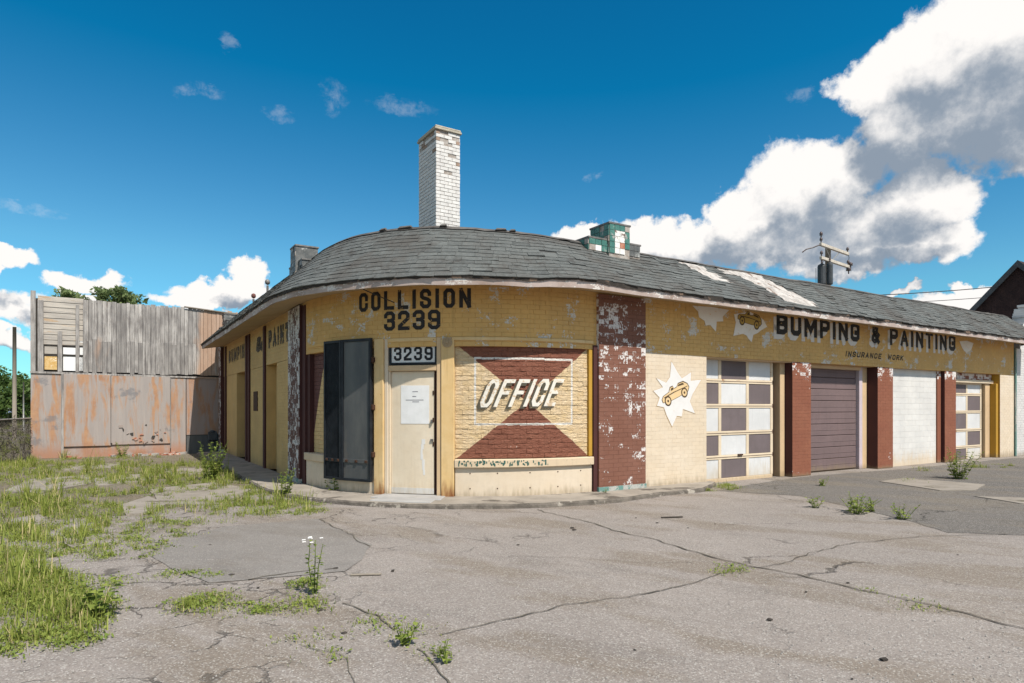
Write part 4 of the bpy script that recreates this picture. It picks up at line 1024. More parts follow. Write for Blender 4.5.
# stepped tile piers that rise through the roof above each pilaster
def stepped(base, axis, tiles, label):
    """base: (u, v) of the front left corner; axis 'u' runs along the garage front, 'v' along the side wing"""
    def T(a, dpt): return (base[0]+a, base[1]+dpt) if axis == 'u' else (base[0]+dpt, base[1]-a)
    o = None
    for a0, a1, d0, d1, z1, core in tiles:
        m = MB(); c = [T(a0, d0), T(a1, d0), T(a1, d1), T(a0, d1)]
        m.hexa([(*q, 4.0) for q in c]+[(*q, z1) for q in c])
        ob = part(m, 'parapet_pier', core[0], label if o is None else None, parent=o or SHOP); o = o or ob
        # facing tiles on the front and on the side that shows
        for (p0, p1, dd, face) in ((a0, a1, d0, 'f'), (d0, d1, a0, 's')):
            nn = max(2, round((p1-p0)/.125)); hz = .105; nz = int((z1-4.25)/hz); mbs = {}
            for i in range(nn):
                for j in range(nz):
                    x0, x1 = p0+(p1-p0)*i/nn+.004, p0+(p1-p0)*(i+1)/nn-.004; z0 = z1-hz*(j+1)+.004; zz = z1-hz*j-.004
                    edge = i == 0 or i == nn-1 or j == 0
                    mt = core[1] if (edge or face == 's') else core[2]
                    if random.random() < .14: mt = 'rubble' if not edge else 'cmortar'
                    if random.random() < .10: continue
                    mb = mbs.setdefault(mt, MB()); mb.T = random.random()
                    th = .012+random.random()*.004
                    if face == 'f': q = [T(x0, dd-th), T(x1, dd-th), T(x1, dd-.0), T(x0, dd-.0)]
                    else: q = [T(dd-th, x0), T(dd-th, x1), T(dd, x1), T(dd, x0)]
                    mb.hexa([(*k_, z0) for k_ in q]+[(*k_, zz) for k_ in q])
            for mt, mb in mbs.items(): part(mb, 'tile_facing', mt, kind='stuff', parent=o)
        m = MB(); e = .02; c = [T(a0-e, d0-e), T(a1+e, d0-e), T(a1+e, d1+e), T(a0-e, d1+e)]; m.hexa([(*q, z1) for q in c]+[(*q, z1+.03) for q in c]); part(m, 'coping', 'iron', parent=o)
stepped((3.99, .10), 'u', [(.0, .42, .06, .50, 4.54, ('cmortar', 'green_tile', 'white_tile')), (.42, .90, .0, .52, 4.84, ('cmortar', 'green_tile', 'white_tile')), (.90, 1.21, .06, .50, 4.54, ('cmortar', 'grey_tile', 'white_tile'))], 'stepped pier top in green and white tile')
stepped((.10, 5.75), 'v', [(.0, .36, .06, .50, 4.56, ('grey_tile', 'grey_tile', 'grey_tile')), (.36, .80, .0, .45, 4.90, ('grey_tile', 'grey_tile', 'grey_tile')), (.80, 1.1, .06, .40, 4.56, ('grey_tile', 'grey_tile', 'grey_tile'))], 'stepped pier top in grey weathered tile')
stepped((.02, 14.75), 'v', [(.0, .45, .0, .5, 4.62, ('grey_tile', 'grey_tile', 'grey_tile')), (.45, .8, .03, .5, 4.38, ('grey_tile', 'grey_tile', 'grey_tile'))], 'grey tiled pier top at the far end')

# chimney: core, single bricks, cap
ch0, ch1, cv0, cv1, cz0, cz1 = 3.0, 3.6, 4.33, 5.28, 4.0, 7.76
m = MB(); m.box(ch0+.012, ch1-.012, cv0+.012, cv1-.012, cz0, cz1); CHM = part(m, 'chimney', 'cmortar', 'tall white brick chimney')
rest = MB(); nc = 0; zb = 4.72; NC = 38; hh = (cz1-zb)/NC
for r in range(NC):
    z0, z1 = zb+r*hh+.006, zb+(r+1)*hh-.006; top = r > NC-4
    for face in 'fsbr':
        A0, A1 = (ch0, ch1) if face in 'fb' else (cv0, cv1)
        a = A0-(.1 if r % 2 else 0)
        while a < A1-.02:
            x0, x1 = max(a, A0)+.005, min(a+.2, A1)-.005; a += .2
            if x1-x0 < .03: continue
            if random.random() < (.35 if top else .012+.05*(r > NC-16)*(face == 'f')): continue
            j = random.uniform(-.003, .004)
            mb = MB() if face in 'fs' else rest; mb.T = random.random()**2
            if face == 'f': mb.box(x0, x1, cv0-j, cv0+.015, z0, z1)
            elif face == 's': mb.box(ch0-j, ch0+.015, x0, x1, z0, z1)
            elif face == 'b': mb.box(x0, x1, cv1-.015, cv1+j, z0, z1)
            else: mb.box(ch1-.015, ch1+j, x0, x1, z0, z1)
            if face in 'fs': part(mb, 'brick', 'cbrick_raw' if random.random() < (.25 if top else .015) else 'cbrick', parent=CHM); nc += 1
part(rest, 'rear_bricks', 'cbrick', kind='stuff', parent=CHM)
m = MB(); m.box(ch0-.035, ch1+.035, cv0-.035, cv1+.035, cz1, cz1+.055); m.box(ch0-.02, ch1+.02, cv0-.02, cv1+.02, cz1+.055, cz1+.10); part(m, 'chimney_cap', 'cap', parent=CHM, bevel=.012)

# two capped vent pipes on the side wing
for v, hgt, mt in ((11.9, 4.92, 'red'), (9.85, 5.0, 'iron')):
    m = MB(); m.tube([(.5, v, 4.0), (.5, v, hgt-.1)], .03, 8); vp = part(m, 'vent_pipe', 'iron')
    m = MB(); m.lathe([(.02, -.08), (.06, -.05), (.07, 0), (.055, .05), (.015, .07)], (.5, v, hgt), 10); part(m, 'vent_cap', mt, parent=vp, smooth=True)

# ------------------------------------------------------------------ weathered shed behind the side wing
SH0 = loc2world(0, 15.03)
SHED = empty('boarded_shed', SH0, ROT, 'tall shed faced with grey weathered planks above peeling orange plywood', 'shed')
def sp(mb, name, mat, label=None, kind=None, bevel=0, parent=None): return mb.build(name, M[mat], parent or SHED, label, kind, bevel)
m = MB(); m.box(-5.16, .6, .12, 7.0, 0, 4.80); sp(m, 'wall', 'gap')
m = MB(); m.hexa([(-5.16, .13, 4.80), (.6, .13, 4.74), (.6, 7.1, 4.6), (-5.16, 7.1, 4.7), (-5.16, .13, 4.82), (.6, .13, 4.76), (.6, 7.1, 4.63), (-5.16, 7.1, 4.73)]); sp(m, 'roof', 'deck')
def ztop(u): return 4.86-.03*(u+3.8)/3.8+.02*n1(u*9, 2)
u = -3.86
while u < .5:
    wd_ = random.uniform(.095, .15); e = min(u+wd_, .55)
    for (z0, z1, dp) in ((2.62+random.uniform(-.03, .03), 3.62+random.uniform(-.05, .05), .0), (3.58, ztop(u)+random.uniform(-.03, .03), .022)):
        m = MB(); m.T = random.random()**1.3 if z0 > 3 else min(1, random.random()**1.3+.28)
        if z0 < 3 and u > -.9: m.T *= .3
        y = .02+dp+random.uniform(-.008, .008); m.box(u+.004, e-.004, y, y+.022, z0, z1); sp(m, 'plank', 'plank')
    u = e
# open frame at the left: siding, studs, boards behind
for k in range(9):
    z0 = 3.42+k*.165
    m = MB(); m.hexa([(-5.02, .075, z0), (-3.88, .075, z0), (-3.88, .095, z0), (-5.02, .095, z0), (-5.02, .088, z0+.155), (-3.88, .088, z0+.155), (-3.88, .10, z0+.155), (-5.02, .10, z0+.155)]); sp(m, 'siding_board', 'siding')
for (u0, u1, z0, z1, mt) in ((-4.86, -4.55, 2.68, 3.08, 'board_ochre'), (-4.40, -4.07, 2.66, 3.10, 'board_white'), (-3.98, -3.88, 2.66, 3.10, 'board_white'), (-4.86, -4.55, 3.16, 3.38, 'siding'), (-4.40, -4.07, 3.16, 3.37, 'board_white'), (-3.98, -3.87, 3.16, 3.60, 'board_white'), (-4.07, -3.88, 2.66, 3.10, 'board_white')):
    m = MB(); m.box(u0, u1, .085, .10, z0, z1); sp(m, 'infill_board', mt)
for (u0, u1, z1) in ((-5.19, -5.07, 5.02), (-5.02, -4.88, 4.75), (-4.53, -4.42, 3.85), (-4.08, -3.99, 4.68), (-3.89, -3.80, 4.86)):
    m = MB(); m.T = .55; m.box(u0, u1, .0, .07, 2.62, z1); sp(m, 'stud', 'plank')
for z in (3.10, 3.40):
    m = MB(); m.box(-4.88, -3.9, .072, .084, z, z+.045); sp(m, 'batten', 'gap')
m = MB(); m.hexa([(-5.2, -.015, 2.56), (.3, -.015, 2.50), (.3, .03, 2.50), (-5.2, .03, 2.56), (-5.2, -.015, 2.62), (.3, -.015, 2.55), (.3, .03, 2.55), (-5.2, .03, 2.62)]); sp(m, 'ledge', 'plank')
m = MB(); m.hexa([(-1.1, -.03, 4.86), (.5, -.03, 4.74), (.5, .12, 4.74), (-1.1, .12, 4.86), (-1.1, -.03, 4.89), (.5, -.03, 4.77), (.5, .12, 4.77), (-1.1, .12, 4.89)]); sp(m, 'coping_board', 'polewood')
# lower plywood sheets
for k, (u0, u1, z0, z1, y) in enumerate(((-5.19, -4.42, .0, 2.56, .02), (-4.38, -3.17, .34, 2.55, -.02), (-3.16, -1.52, .36, 2.53, -.016), (-1.50, -1.06, .05, 2.52, .015), (-1.04, .5, .62, 2.51, .018))):
    m = MB(); m.T = (.05, .1, .0, .1, 1.)[k]; m.box(u0, u1, y, y+.03, z0, z1); sp(m, 'plywood_panel', 'ply', bevel=.005)
m = MB(); m.box(-1.04, .5, .02, .05, .0, .60); sp(m, 'plywood_panel', 'steel_grey', 'dark grey lower panel')
m = MB(); m.T = .2; m.box(-4.41, -1.52, .03, .1, .0, .36); sp(m, 'foundation', 'ply', 'orange base below the panels')
m = MB(); m.T = .6; m.box(-4.44, -4.38, -.03, .03, .0, 2.55); sp(m, 'batten', 'plank')
m = MB(); m.T = .8; m.box(-1.515, -1.495, -.025, .03, .2, 2.5); sp(m, 'batten', 'plank')
for k in range(70):   # fallen brick at the foot
    u = random.uniform(-3.2, -1.1) if k < 56 else random.uniform(-4.3, -.9); sz = random.uniform(.035, .11)
    m = MB(); m.T = random.random(); h0 = random.uniform(.5, .9)*sz
    y = -random.random()**1.6*.55-.06; q = loc2world(u, 15.03+y); a = random.uniform(0, 3.1)
    m.hexa([(sz*x*random.uniform(.8, 1.2), sz*.6*y_*random.uniform(.8, 1.2), z*h0) for z in (0, 1) for x, y_ in ((-1, -1), (1, -1), (1, 1), (-1, 1))])
    o = m.build('brick_rubble', M['rubble'] if random.random() < .7 else M['stone']); o.location = (q.x, q.y, 0); o.rotation_euler = (0, 0, a)
    tag(o, 'broken brick bit in the rubble heap at the foot of the shed', 'brick', 'fallen bricks below the shed wall')
for k in range(22):   # torn, hanging bits above the rubble
    u = -2.45+random.gauss(0, .42); z = .40+abs(random.gauss(0, .25)); sz = random.uniform(.02, .06)
    a1, a2 = random.uniform(-1, 1), random.uniform(.4, 1.4); m = MB(); m.T = random.random()
    tri = [(u+sz*1.3*math.cos(a1+k_*a2*1.6), z+sz*1.1*math.sin(a1+k_*a2*1.6)) for k_ in range(4)]
    m.hexa([(x, -.035-random.random()*.012, zz) for x, zz in tri]+[(x, -.021, zz) for x, zz in tri]); sp(m, 'torn_board', 'rubble' if k % 3 == 0 else ('ply' if k % 3 == 1 else 'gap'))
# meter box against the shed, in the corner
mx = loc2world(-.28, 14.72)
MET = empty('meter_box', (mx.x, mx.y, 0), ROT, 'small dark meter box standing in the shaded corner by the shed', 'meter')
m = MB(); m.tube([(0, .1, 0), (0, .1, .5)], .03, 8); m.build('pipe', M['steel_grey'], MET)
m = MB(); m.box(-.14, .14, 0, .2, .42, .72); m.build('case', M['trafo'], MET, bevel=.03); m = MB(); m.lathe([(.09, 0), (.09, .02), (.05, .05)], (0, .08, .72), 12); m.build('lid', M['trafo'], MET)

# ------------------------------------------------------------------ neighbours beyond the garage end
nbp = loc2world(20.98, .0)
NB_ = empty('white_brick_building', nbp, ROT, 'white painted brick building with broken parapet beyond the last garage bay', 'building')
m = MB(); m.box(0, 5.5, 0, 6.5, 0, 3.40); m.build('wall', M['nbrick'], NB_)
m = MB()
for r in range(45):
    a = -.1*(r % 2)
    while a < 4:
        m.T = random.random(); x0, x1 = max(a, 0)+.004, a+.196; a += .2
        if x1 > x0+.02: m.box(x0, x1, -.008+random.uniform(-.002, .002), .004, r*.075+.004, r*.075+.071)
m.build('brick_skin', M['nbrick'], NB_, kind='stuff')
m = MB()
for r in range(20):
    z0 = 3.4+r*.075; x0 = .34+.03*r+random.uniform(0, .10) if r < 18 else .95+random.random()*.3
    m.T = random.random(); m.box(x0, 5.5, .0+random.uniform(0, .02), .35, z0, z0+.073)
m.build('broken_parapet', M['nbrick'], NB_, label='ragged white brick parapet end')
gp = loc2world(27, 2.0)
GB = empty('dark_gable_house', gp, ROT, 'dark brick house with steep gable behind the white brick building', 'house')
m = MB()
gz, ez, hw = 7.15, 4.6, 2.45
sec = [(0, -hw, 0), (0, hw, 0), (0, hw, ez), (0, 0, gz), (0, -hw, ez)]; bk = [(9, y, z) for _, y, z in sec]
m.face([sec[i] for i in (0, 4, 3, 2, 1)]); m.face(bk)
for i in range(5): j = (i+1) % 5; (m.face([sec[i], sec[j], bk[j], bk[i]]) if i != 2 and i != 3 else None)
m.build('wall', M['dark_brick'], GB)
for sgn in (-1, 1):
    m = MB(); k = (gz-ez)/hw
    m.hexa([(-.2, 0, gz), (9.2, 0, gz), (9.2, sgn*(hw+.25), ez-.25*k), (-.2, sgn*(hw+.25), ez-.25*k), (-.2, 0, gz+.12), (9.2, 0, gz+.12), (9.2, sgn*(hw+.25), ez-.25*k+.12), (-.2, sgn*(hw+.25), ez-.25*k+.12)]); m.build('roof', M['dark_brick'], GB)
    m = MB(); m.hexa([(-.22, 0, gz-.14), (-.19, 0, gz-.14), (-.19, sgn*(hw+.25), ez-.25*k-.14), (-.22, sgn*(hw+.25), ez-.25*k-.14), (-.22, 0, gz+.13), (-.19, 0, gz+.13), (-.19, sgn*(hw+.25), ez-.25*k+.13), (-.22, sgn*(hw+.25), ez-.25*k+.13)]); m.build('barge_board', M['trafo'], GB)
m = MB()
for r in range(52):
    z0 = 3.2+r*.075; half = hw if z0 < ez else hw*(gz-z0)/(gz-ez)-.05
    a = -hw-.1*(r % 2)
    while a < hw:
        y0, y1 = max(a, -half)+.004, min(a+.2, half)-.004; a += .2
        if y1-y0 > .03: m.T = random.random(); m.box(-.012-random.random()*.004, .0, y0, y1, z0+.004, z0+.071)
m.build('brick_skin', M['dark_brick'], GB, kind='stuff')

# ------------------------------------------------------------------ utility pole with transformers and wires
UY = 30.5; UX = (828-512)/640*UY
UP = empty('utility_pole', (UX, UY, 0), 0, 'wooden utility pole with two crossarms and transformers rising behind the shop roof', 'utility pole')
m = MB(); m.tube([(0, 0, 0), (0, 0, 5), (0, 0, 9.15)], .17, 10, r1=.125); m.build('pole', M['polewood'], UP, smooth=True)
armd = Vector((.766, .643, 0)); armn = Vector((.643, -.766, 0))*.16
def arm(z, a, b_):
    m = MB(); p0, p1 = armd*a+armn, armd*b_+armn; nrm = Vector((-armd.y, armd.x, 0))*.06
    c = [p0-nrm, p1-nrm, p1+nrm, p0+nrm]
    m.hexa([(q.x, q.y, z) for q in c]+[(q.x, q.y, z+.14) for q in c]); m.build('crossarm', M['armwood'], UP, bevel=.01)
ZA, ZB = 9.02, 8.40
arm(ZA, -1.15, 1.85); arm(ZB, -1.12, 1.95)
def insul(p, r=.075, h=.26):
    m = MB(); m.lathe([(.025, 0), (.03, h*.4), (r, h*.45), (r*.8, h*.6), (r, h*.7), (r*.7, h*.85), (.03, h)], p, 10); m.build('insulator', M['ceramic'], UP, smooth=True)
for a, z in ((-1.08, ZA+.14), (1.78, ZA+.14), (-1.04, ZB+.14), (1.85, ZB+.14)):
    q = armd*a+armn; insul((q.x, q.y, z))
q = armd*1.9+armn; insul((q.x, q.y, ZB-.28), .13, .36); insul((q.x+.1, q.y, ZB+.0), .11, .3); q = armd*-1.08+armn; insul((q.x, q.y, ZA+.36), .08, .3)
for dx, dy, r, h, z in ((-.44, -.30, .19, .95, 7.3), (-.12, -.42, .13, 1.0, 7.3)):
    m = MB(); m.lathe([(r*.85, 0), (r, .05), (r, h-.08), (r*.9, h), (r*.35, h+.06)], (dx, dy, z), 14); tr = m.build('transformer', M['trafo'], UP)
    m = MB(); m.lathe([(.03, 0), (.05, .05), (.03, .1), (.05, .15), (.03, .22)], (dx, dy, z+h+.05), 8); m.build('bushing', M['ceramic'], tr)
    m = MB(); m.tube([(dx, dy, z+.6), (0, -.1, z+.62)], .045, 6); m.build('bracket', M['galv'], tr)
for a in (-.6, .9):
    m = MB(); q = armd*a+armn; m.tube([(q.x, q.y, ZA+.02), (armn.x, armn.y, ZA-.55)], .022, 5); m.build('brace', M['galv'], UP)
m = MB(); q = armd*-1.12+armn; m.tube([(q.x, q.y, ZA+.06), (q.x-.35, q.y, ZA-.08), (q.x-.66, q.y, ZA-.16), (q.x-.85, q.y, ZA-.30)], .03, 6); m.build('cutout_arm', M['ceramic'], UP)
for p0, p1 in (((-.72, -.3, 8.1), (-.85, -.35, 6.6)), ((armd*1.78+armn).to_tuple()[:2]+(ZA+.2,), (armd*1.85+armn).to_tuple()[:2]+(ZB+.2,)), ((.0, -.3, 8.9), (-.46, -.3, 8.3))):
    a, b_ = Vector(p0), Vector(p1); m = MB(); m.tube([a, (a+b_)/2+Vector((.06, 0, 0)), b_], .012, 5); m.build('jumper_wire', M['wire'], UP)
def cable(a, b_, sagm, r, lab):
    a, b_ = Vector(a), Vector(b_); m = MB()
    m.tube([a.lerp(b_, t)-Vector((0, 0, sagm*4*t*(1-t))) for t in np.linspace(0, 1, 25)], r, 5)
    o = m.build('overhead_wire', M['wire']); return tag(o, lab, 'cable')
def air(px, py, Y): return ((px-512)/640*Y, Y, CAM_H+(407-py)/640*Y)
cable((UX, UY, air(830, 297, UY)[2]), air(1120, 271, 36), .25, .022, 'upper overhead wire running from the utility pole to the right over the roof')
cable((UX, UY, air(830, 305, UY)[2]), air(1120, 282, 36), .25, .016, 'lower overhead wire running from the utility pole to the right over the roof')

# ------------------------------------------------------------------ left edge: fence, pole, far trees, parked car
FA, FB = Vector((-14.45, 19.55, 0)), Vector((-13.1, 14.2, 0))
fx = (FB-FA).normalized(); FL = (FB-FA).length
FEN = empty('chain_link_fence', FA, math.atan2(fx.y, fx.x), 'dark rusty chain link fence ending at a post beside the boarded shed', 'fence')
HF = 1.18
m = MB()
def bar(mb, a, b_, r=.0065):
    a, b_ = Vector(a), Vector(b_); t = (b_-a).normalized(); s_ = t.cross(Vector((0, 1, 0))).normalized()*r; q = Vector((0, r, 0))
    i = mb.idx([a+s_, a+q, a-s_, b_+s_, b_+q, b_-s_]); mb.f([i, i+1, i+4, i+3]); mb.f([i+1, i+2, i+5, i+4])
x = -HF
while x < FL:
    for sgn in (1, -1):
        a0, a1 = x, x+HF*.8
        lo, hi = max(a0, 0), min(a1, FL)
        if hi > lo:
            za, zb_ = (lo-a0)/(a1-a0)*HF, (hi-a0)/(a1-a0)*HF
            if sgn < 0: za, zb_ = HF-za, HF-zb_
            bar(m, (lo, .003*sgn, za+.03), (hi, .003*sgn, zb_+.03))
    x += .066
m.build('chain_mesh', M['mesh'], FEN, kind='stuff')
m = MB(); m.tube([(0, 0, HF+.04), (FL, 0, HF+.0)], .022, 8); m.build('top_rail', M['galv'], FEN)
for k, xx in enumerate((.0, 2.7, 5.4)):
    m = MB(); m.tube([(xx, 0, 0), (xx, 0, 2.0 if k == 0 else HF+.08)], .045 if k == 0 else .03, 8); m.build('post', M['vine'], FEN)
m = MB()   # dead creeper hanging in the mesh
for k in range(650):
    x0, z0 = random.random()**1.2*FL, random.random()*HF; a = random.uniform(0, 3.14); l = random.uniform(.08, .3)
    bar(m, (x0, random.uniform(-.06, .06), z0), (min(FL, x0+l*math.cos(a)), random.uniform(-.06, .06), max(.02, min(HF+.15, z0+l*math.sin(a)))), .006)
m.build('dead_creeper', M['vine'], FEN, kind='stuff')
m = MB(); m.tube([(0, 0, 0), (0, 0, 2.6), (0, 0, 5.3)], .095, 9, r1=.075); o = m.build('wooden_pole', M['polewood'], smooth=True)
o.location = ((14.5-512)/640*30, 30, 0); tag(o, 'plain bare wooden pole behind the chain link fence', 'pole')
m = MB(); m.tube([(0, 0, 0), (0, 0, 3.2)], .05, 7, r1=.035); o = m.build('sign_post', M['galv'], smooth=True); o.location = ((23.5-512)/640*42, 42, 0); tag(o, 'thin pale metal post beyond the fence, left of the shed', 'post')

def car(loc, rz, label):
    c = empty('parked_car', loc, rz, label, 'car')
    side = [(-2.1, .35), (-2.15, .7), (-1.9, .85), (-1.25, .92), (-.75, 1.38), (.7, 1.42), (1.35, .98), (2.0, .88), (2.15, .6), (2.1, .32)]
    m = MB(); hw_ = .85; a = m.idx([(x, -hw_*(1 if z < 1 else .82), z) for x, z in side]); b_ = m.idx([(x, hw_*(1 if z < 1 else .82), z) for x, z in side]); n_ = len(side)
    m.f([a+i for i in range(n_)]); m.f([b_+i for i in reversed(range(n_))])
    for i in range(n_): m.f([a+i, b_+i, b_+(i+1) % n_, a+(i+1) % n_])
    m.build('body', M['carpaint'], c, bevel=.05)
    for sg_ in (-1, 1):
        m = MB(); y = sg_*.80; m.hexa([(-1.05, y*1.03, .96), (1.15, y*1.03, .98), (1.15, y*.95, .98), (-1.05, y*.95, .96), (-.68, y*.905, 1.32), (.62, y*.905, 1.34), (.62, y*.85, 1.34), (-.68, y*.85, 1.32)]); m.build('side_window', M['carglass'], c)
        for x in (-1.35, 1.35):
            m = MB(); m.tube([(x, sg_*.66, .33), (x, sg_*.88, .33)], .33, 18); wh = m.build('wheel', M['tyre'], c); m = MB(); m.tube([(x, sg_*.86, .33), (x, sg_*.89, .33)], .19, 14); m.build('rim', M['galv'], wh)
        m = MB(); m.box(2.02, 2.16, sg_*.5-.15, sg_*.5+.15, .62, .76); m.build('headlight', M['board_white'], c, bevel=.02)
    m = MB(); m.hexa([(.72, -.68, 1.385), (.72, .68, 1.385), (1.38, .74, .99), (1.38, -.74, .99), (.77, -.68, 1.41), (.77, .68, 1.41), (1.43, .74, 1.0), (1.43, -.74, 1.0)]); m.build('windshield', M['carglass'], c)
car(((24-512)/640*75, 75, 0), rad(200), 'small blue grey car parked far beyond the chain link fence')

def leafball(mb, c, r, nleaf, size, flat=.8):
    for _ in range(nleaf):
        d = Vector((random.gauss(0, 1), random.gauss(0, 1), random.gauss(0, 1))).normalized()*r*random.random()**.4; d.z *= flat
        p = Vector(c)+d; ax = Vector((random.gauss(0, 1), random.gauss(0, 1), random.gauss(0, .7))).normalized(); bx_ = ax.cross(Vector((random.gauss(0, 1), random.gauss(0, 1), random.gauss(0, 1)))).normalized()
        s_ = size*random.uniform(.6, 1.3); mb.T = random.random()
        mb.face([p-ax*s_, p+bx_*s_*.42, p+ax*s_, p-bx_*s_*.42])
def tree(loc, h, rcr, label, nball=26, nleaf=110, size=.22, mat='leaf', group=None, z0f=.3, fronds=False):
    t = empty('tree', loc, random.uniform(0, 6), label, 'tree', group)
    m = MB(); m.tube([(0, 0, 0), (.1, .05, h*.3), (.0, .12, h*.62)], .05*h**.8, 8, r1=.03*h**.7)
    cs = []
    for k in range(nball):
        a = random.uniform(0, 6.28); zz = z0f+(1-z0f)*random.random()**.8; rr = rcr*math.sqrt(max(.05, 1-abs((zz-z0f)/(1-z0f)*1.6-.75)**2.2))*random.random()**.5
        cs.append(Vector((rr*math.cos(a), rr*math.sin(a), h*zz*.93)))
    for c in cs[::3]: m.tube([(.0, .1, h*.35), (c.x*.5, c.y*.5, (h*.35+c.z)/2+.1), tuple(c)], .035*h**.5*.5, 5, r1=.012)
    m.build('trunk', M['bark'], t, smooth=True)
    cr = MB()
    for c in cs:
        if fronds:
            for _ in range(9):     # long compound leaves
                d = Vector((random.gauss(0, 1), random.gauss(0, 1), random.gauss(.9, .6))).normalized(); L_ = random.uniform(.55, 1.0)
                sd = d.cross(Vector((0, 0, 1))).normalized()
                for j in range(9):
                    p = c+d*L_*(j/9)-Vector((0, 0, .35*(j/9)**2)); 
                    for q in (-1, 1):
                        tip = p+sd*q*.20*(1-.4*j/9)+d*.09-Vector((0, 0, .05)); cr.T = random.random(); w_ = d*.032; cr.face([p, (p+tip)/2+w_, tip, (p+tip)/2-w_])
        else: leafball(cr, c, rcr*random.uniform(.24, .42), nleaf, size)
    cr.build('crown', M[mat], t)
for (px, top, Y, rc, lab, fr) in ((118, 284, 31, 1.25, 'taller feathery leafed tree top showing above the grey planks of the shed', True), (76, 286, 33, 1.1, 'smaller feathery leafed tree top above the left end of the shed', True)):
    hgt = CAM_H+(407-top)/640*Y
    tree(((px-512)/640*Y, Y, 0), hgt*1.02, rc, lab, 52, 60, .15, 'leaf2', None, .56, False)
for k, (px, top, Y, rc) in enumerate(((-8, 362, 62, 2.6), (14, 372, 66, 2.4), (34, 378, 60, 2.2), (2, 384, 50, 1.7), (52, 380, 64, 2.4))):
    hgt = CAM_H+(407-top)/640*Y
    tree(((px-512)/640*Y, Y, 0), hgt, rc, ['dense green tree at the far left edge behind the fence', 'mid green tree right behind the bare wooden pole', 'tree between the wooden pole and the shed corner', 'low dark bushy tree below the taller ones at far left', 'far tree hidden mostly by the shed'][k], 30, 95, .2, 'leaf', 'trees in the far tree line', .12)

# ------------------------------------------------------------------ weeds, grass and litter
def add_blades(P, H, seed):
    r_ = np.random.default_rng(seed); n_ = len(P)
    yaw = r_.uniform(0, 2*np.pi, n_); lean = np.abs(r_.normal(0, .45, n_)); tall = r_.random(n_) < .035; H = np.where(tall, H*1.75, H); lean = np.where(tall, lean*.45, lean); wdt = np.minimum(H*.016+.002, .0062)
    dx, dy = np.cos(yaw), np.sin(yaw); px_, py_ = -dy, dx
    V = np.zeros((n_, 7, 3))
    for k, (t, w_) in enumerate(((0, 1.), (.45, .85), (.8, .5))):
        cx = P[:, 0]+dx*H*lean*t**1.8; cy = P[:, 1]+dy*H*lean*t**1.8; cz = P[:, 2]+H*t*(1-.25*lean*t)
        V[:, 2*k] = np.stack([cx-px_*wdt*w_, cy-py_*wdt*w_, cz], 1); V[:, 2*k+1] = np.stack([cx+px_*wdt*w_, cy+py_*wdt*w_, cz], 1)
    V[:, 6] = np.stack([P[:, 0]+dx*H*lean, P[:, 1]+dy*H*lean, P[:, 2]+H*(1-.25*lean)], 1)
    return V
def ell(px, py, rx, ry, n_, hmin, hmax, clump=.16):
    """n_ blades in clumps over a ground spot given by its place and half size in the photograph"""
    c = at_ground(px, py); a = at_ground(px+rx, py)-c; b_ = at_ground(px, py-ry)-at_ground(px, py+ry)
    nc_ = max(1, n_//34); out = []
    for _ in range(nc_):
        th = rng.uniform(0, 6.283); rr = math.sqrt(rng.random())
        q = c+a*(rr*math.cos(th))+b_*.5*(rr*math.sin(th)); hh = rng.uniform(hmin, hmax)*(1.15-.55*rr)
        cl = clump*rng.uniform(.25, 1.3); hh *= rng.lognormal(-.08, .35)
        m_ = int(34*rng.uniform(.5, 1.5))
        pts_ = rng.normal(0, cl*.5, (m_, 2)); 
        for dxy in pts_:
            out.append((q.x+dxy[0], q.y+dxy[1], 0., max(.04, hh*rng.uniform(.5, 1.15)*math.exp(-(dxy @ dxy)/(cl*cl)*.6))))
    return out
GR = []
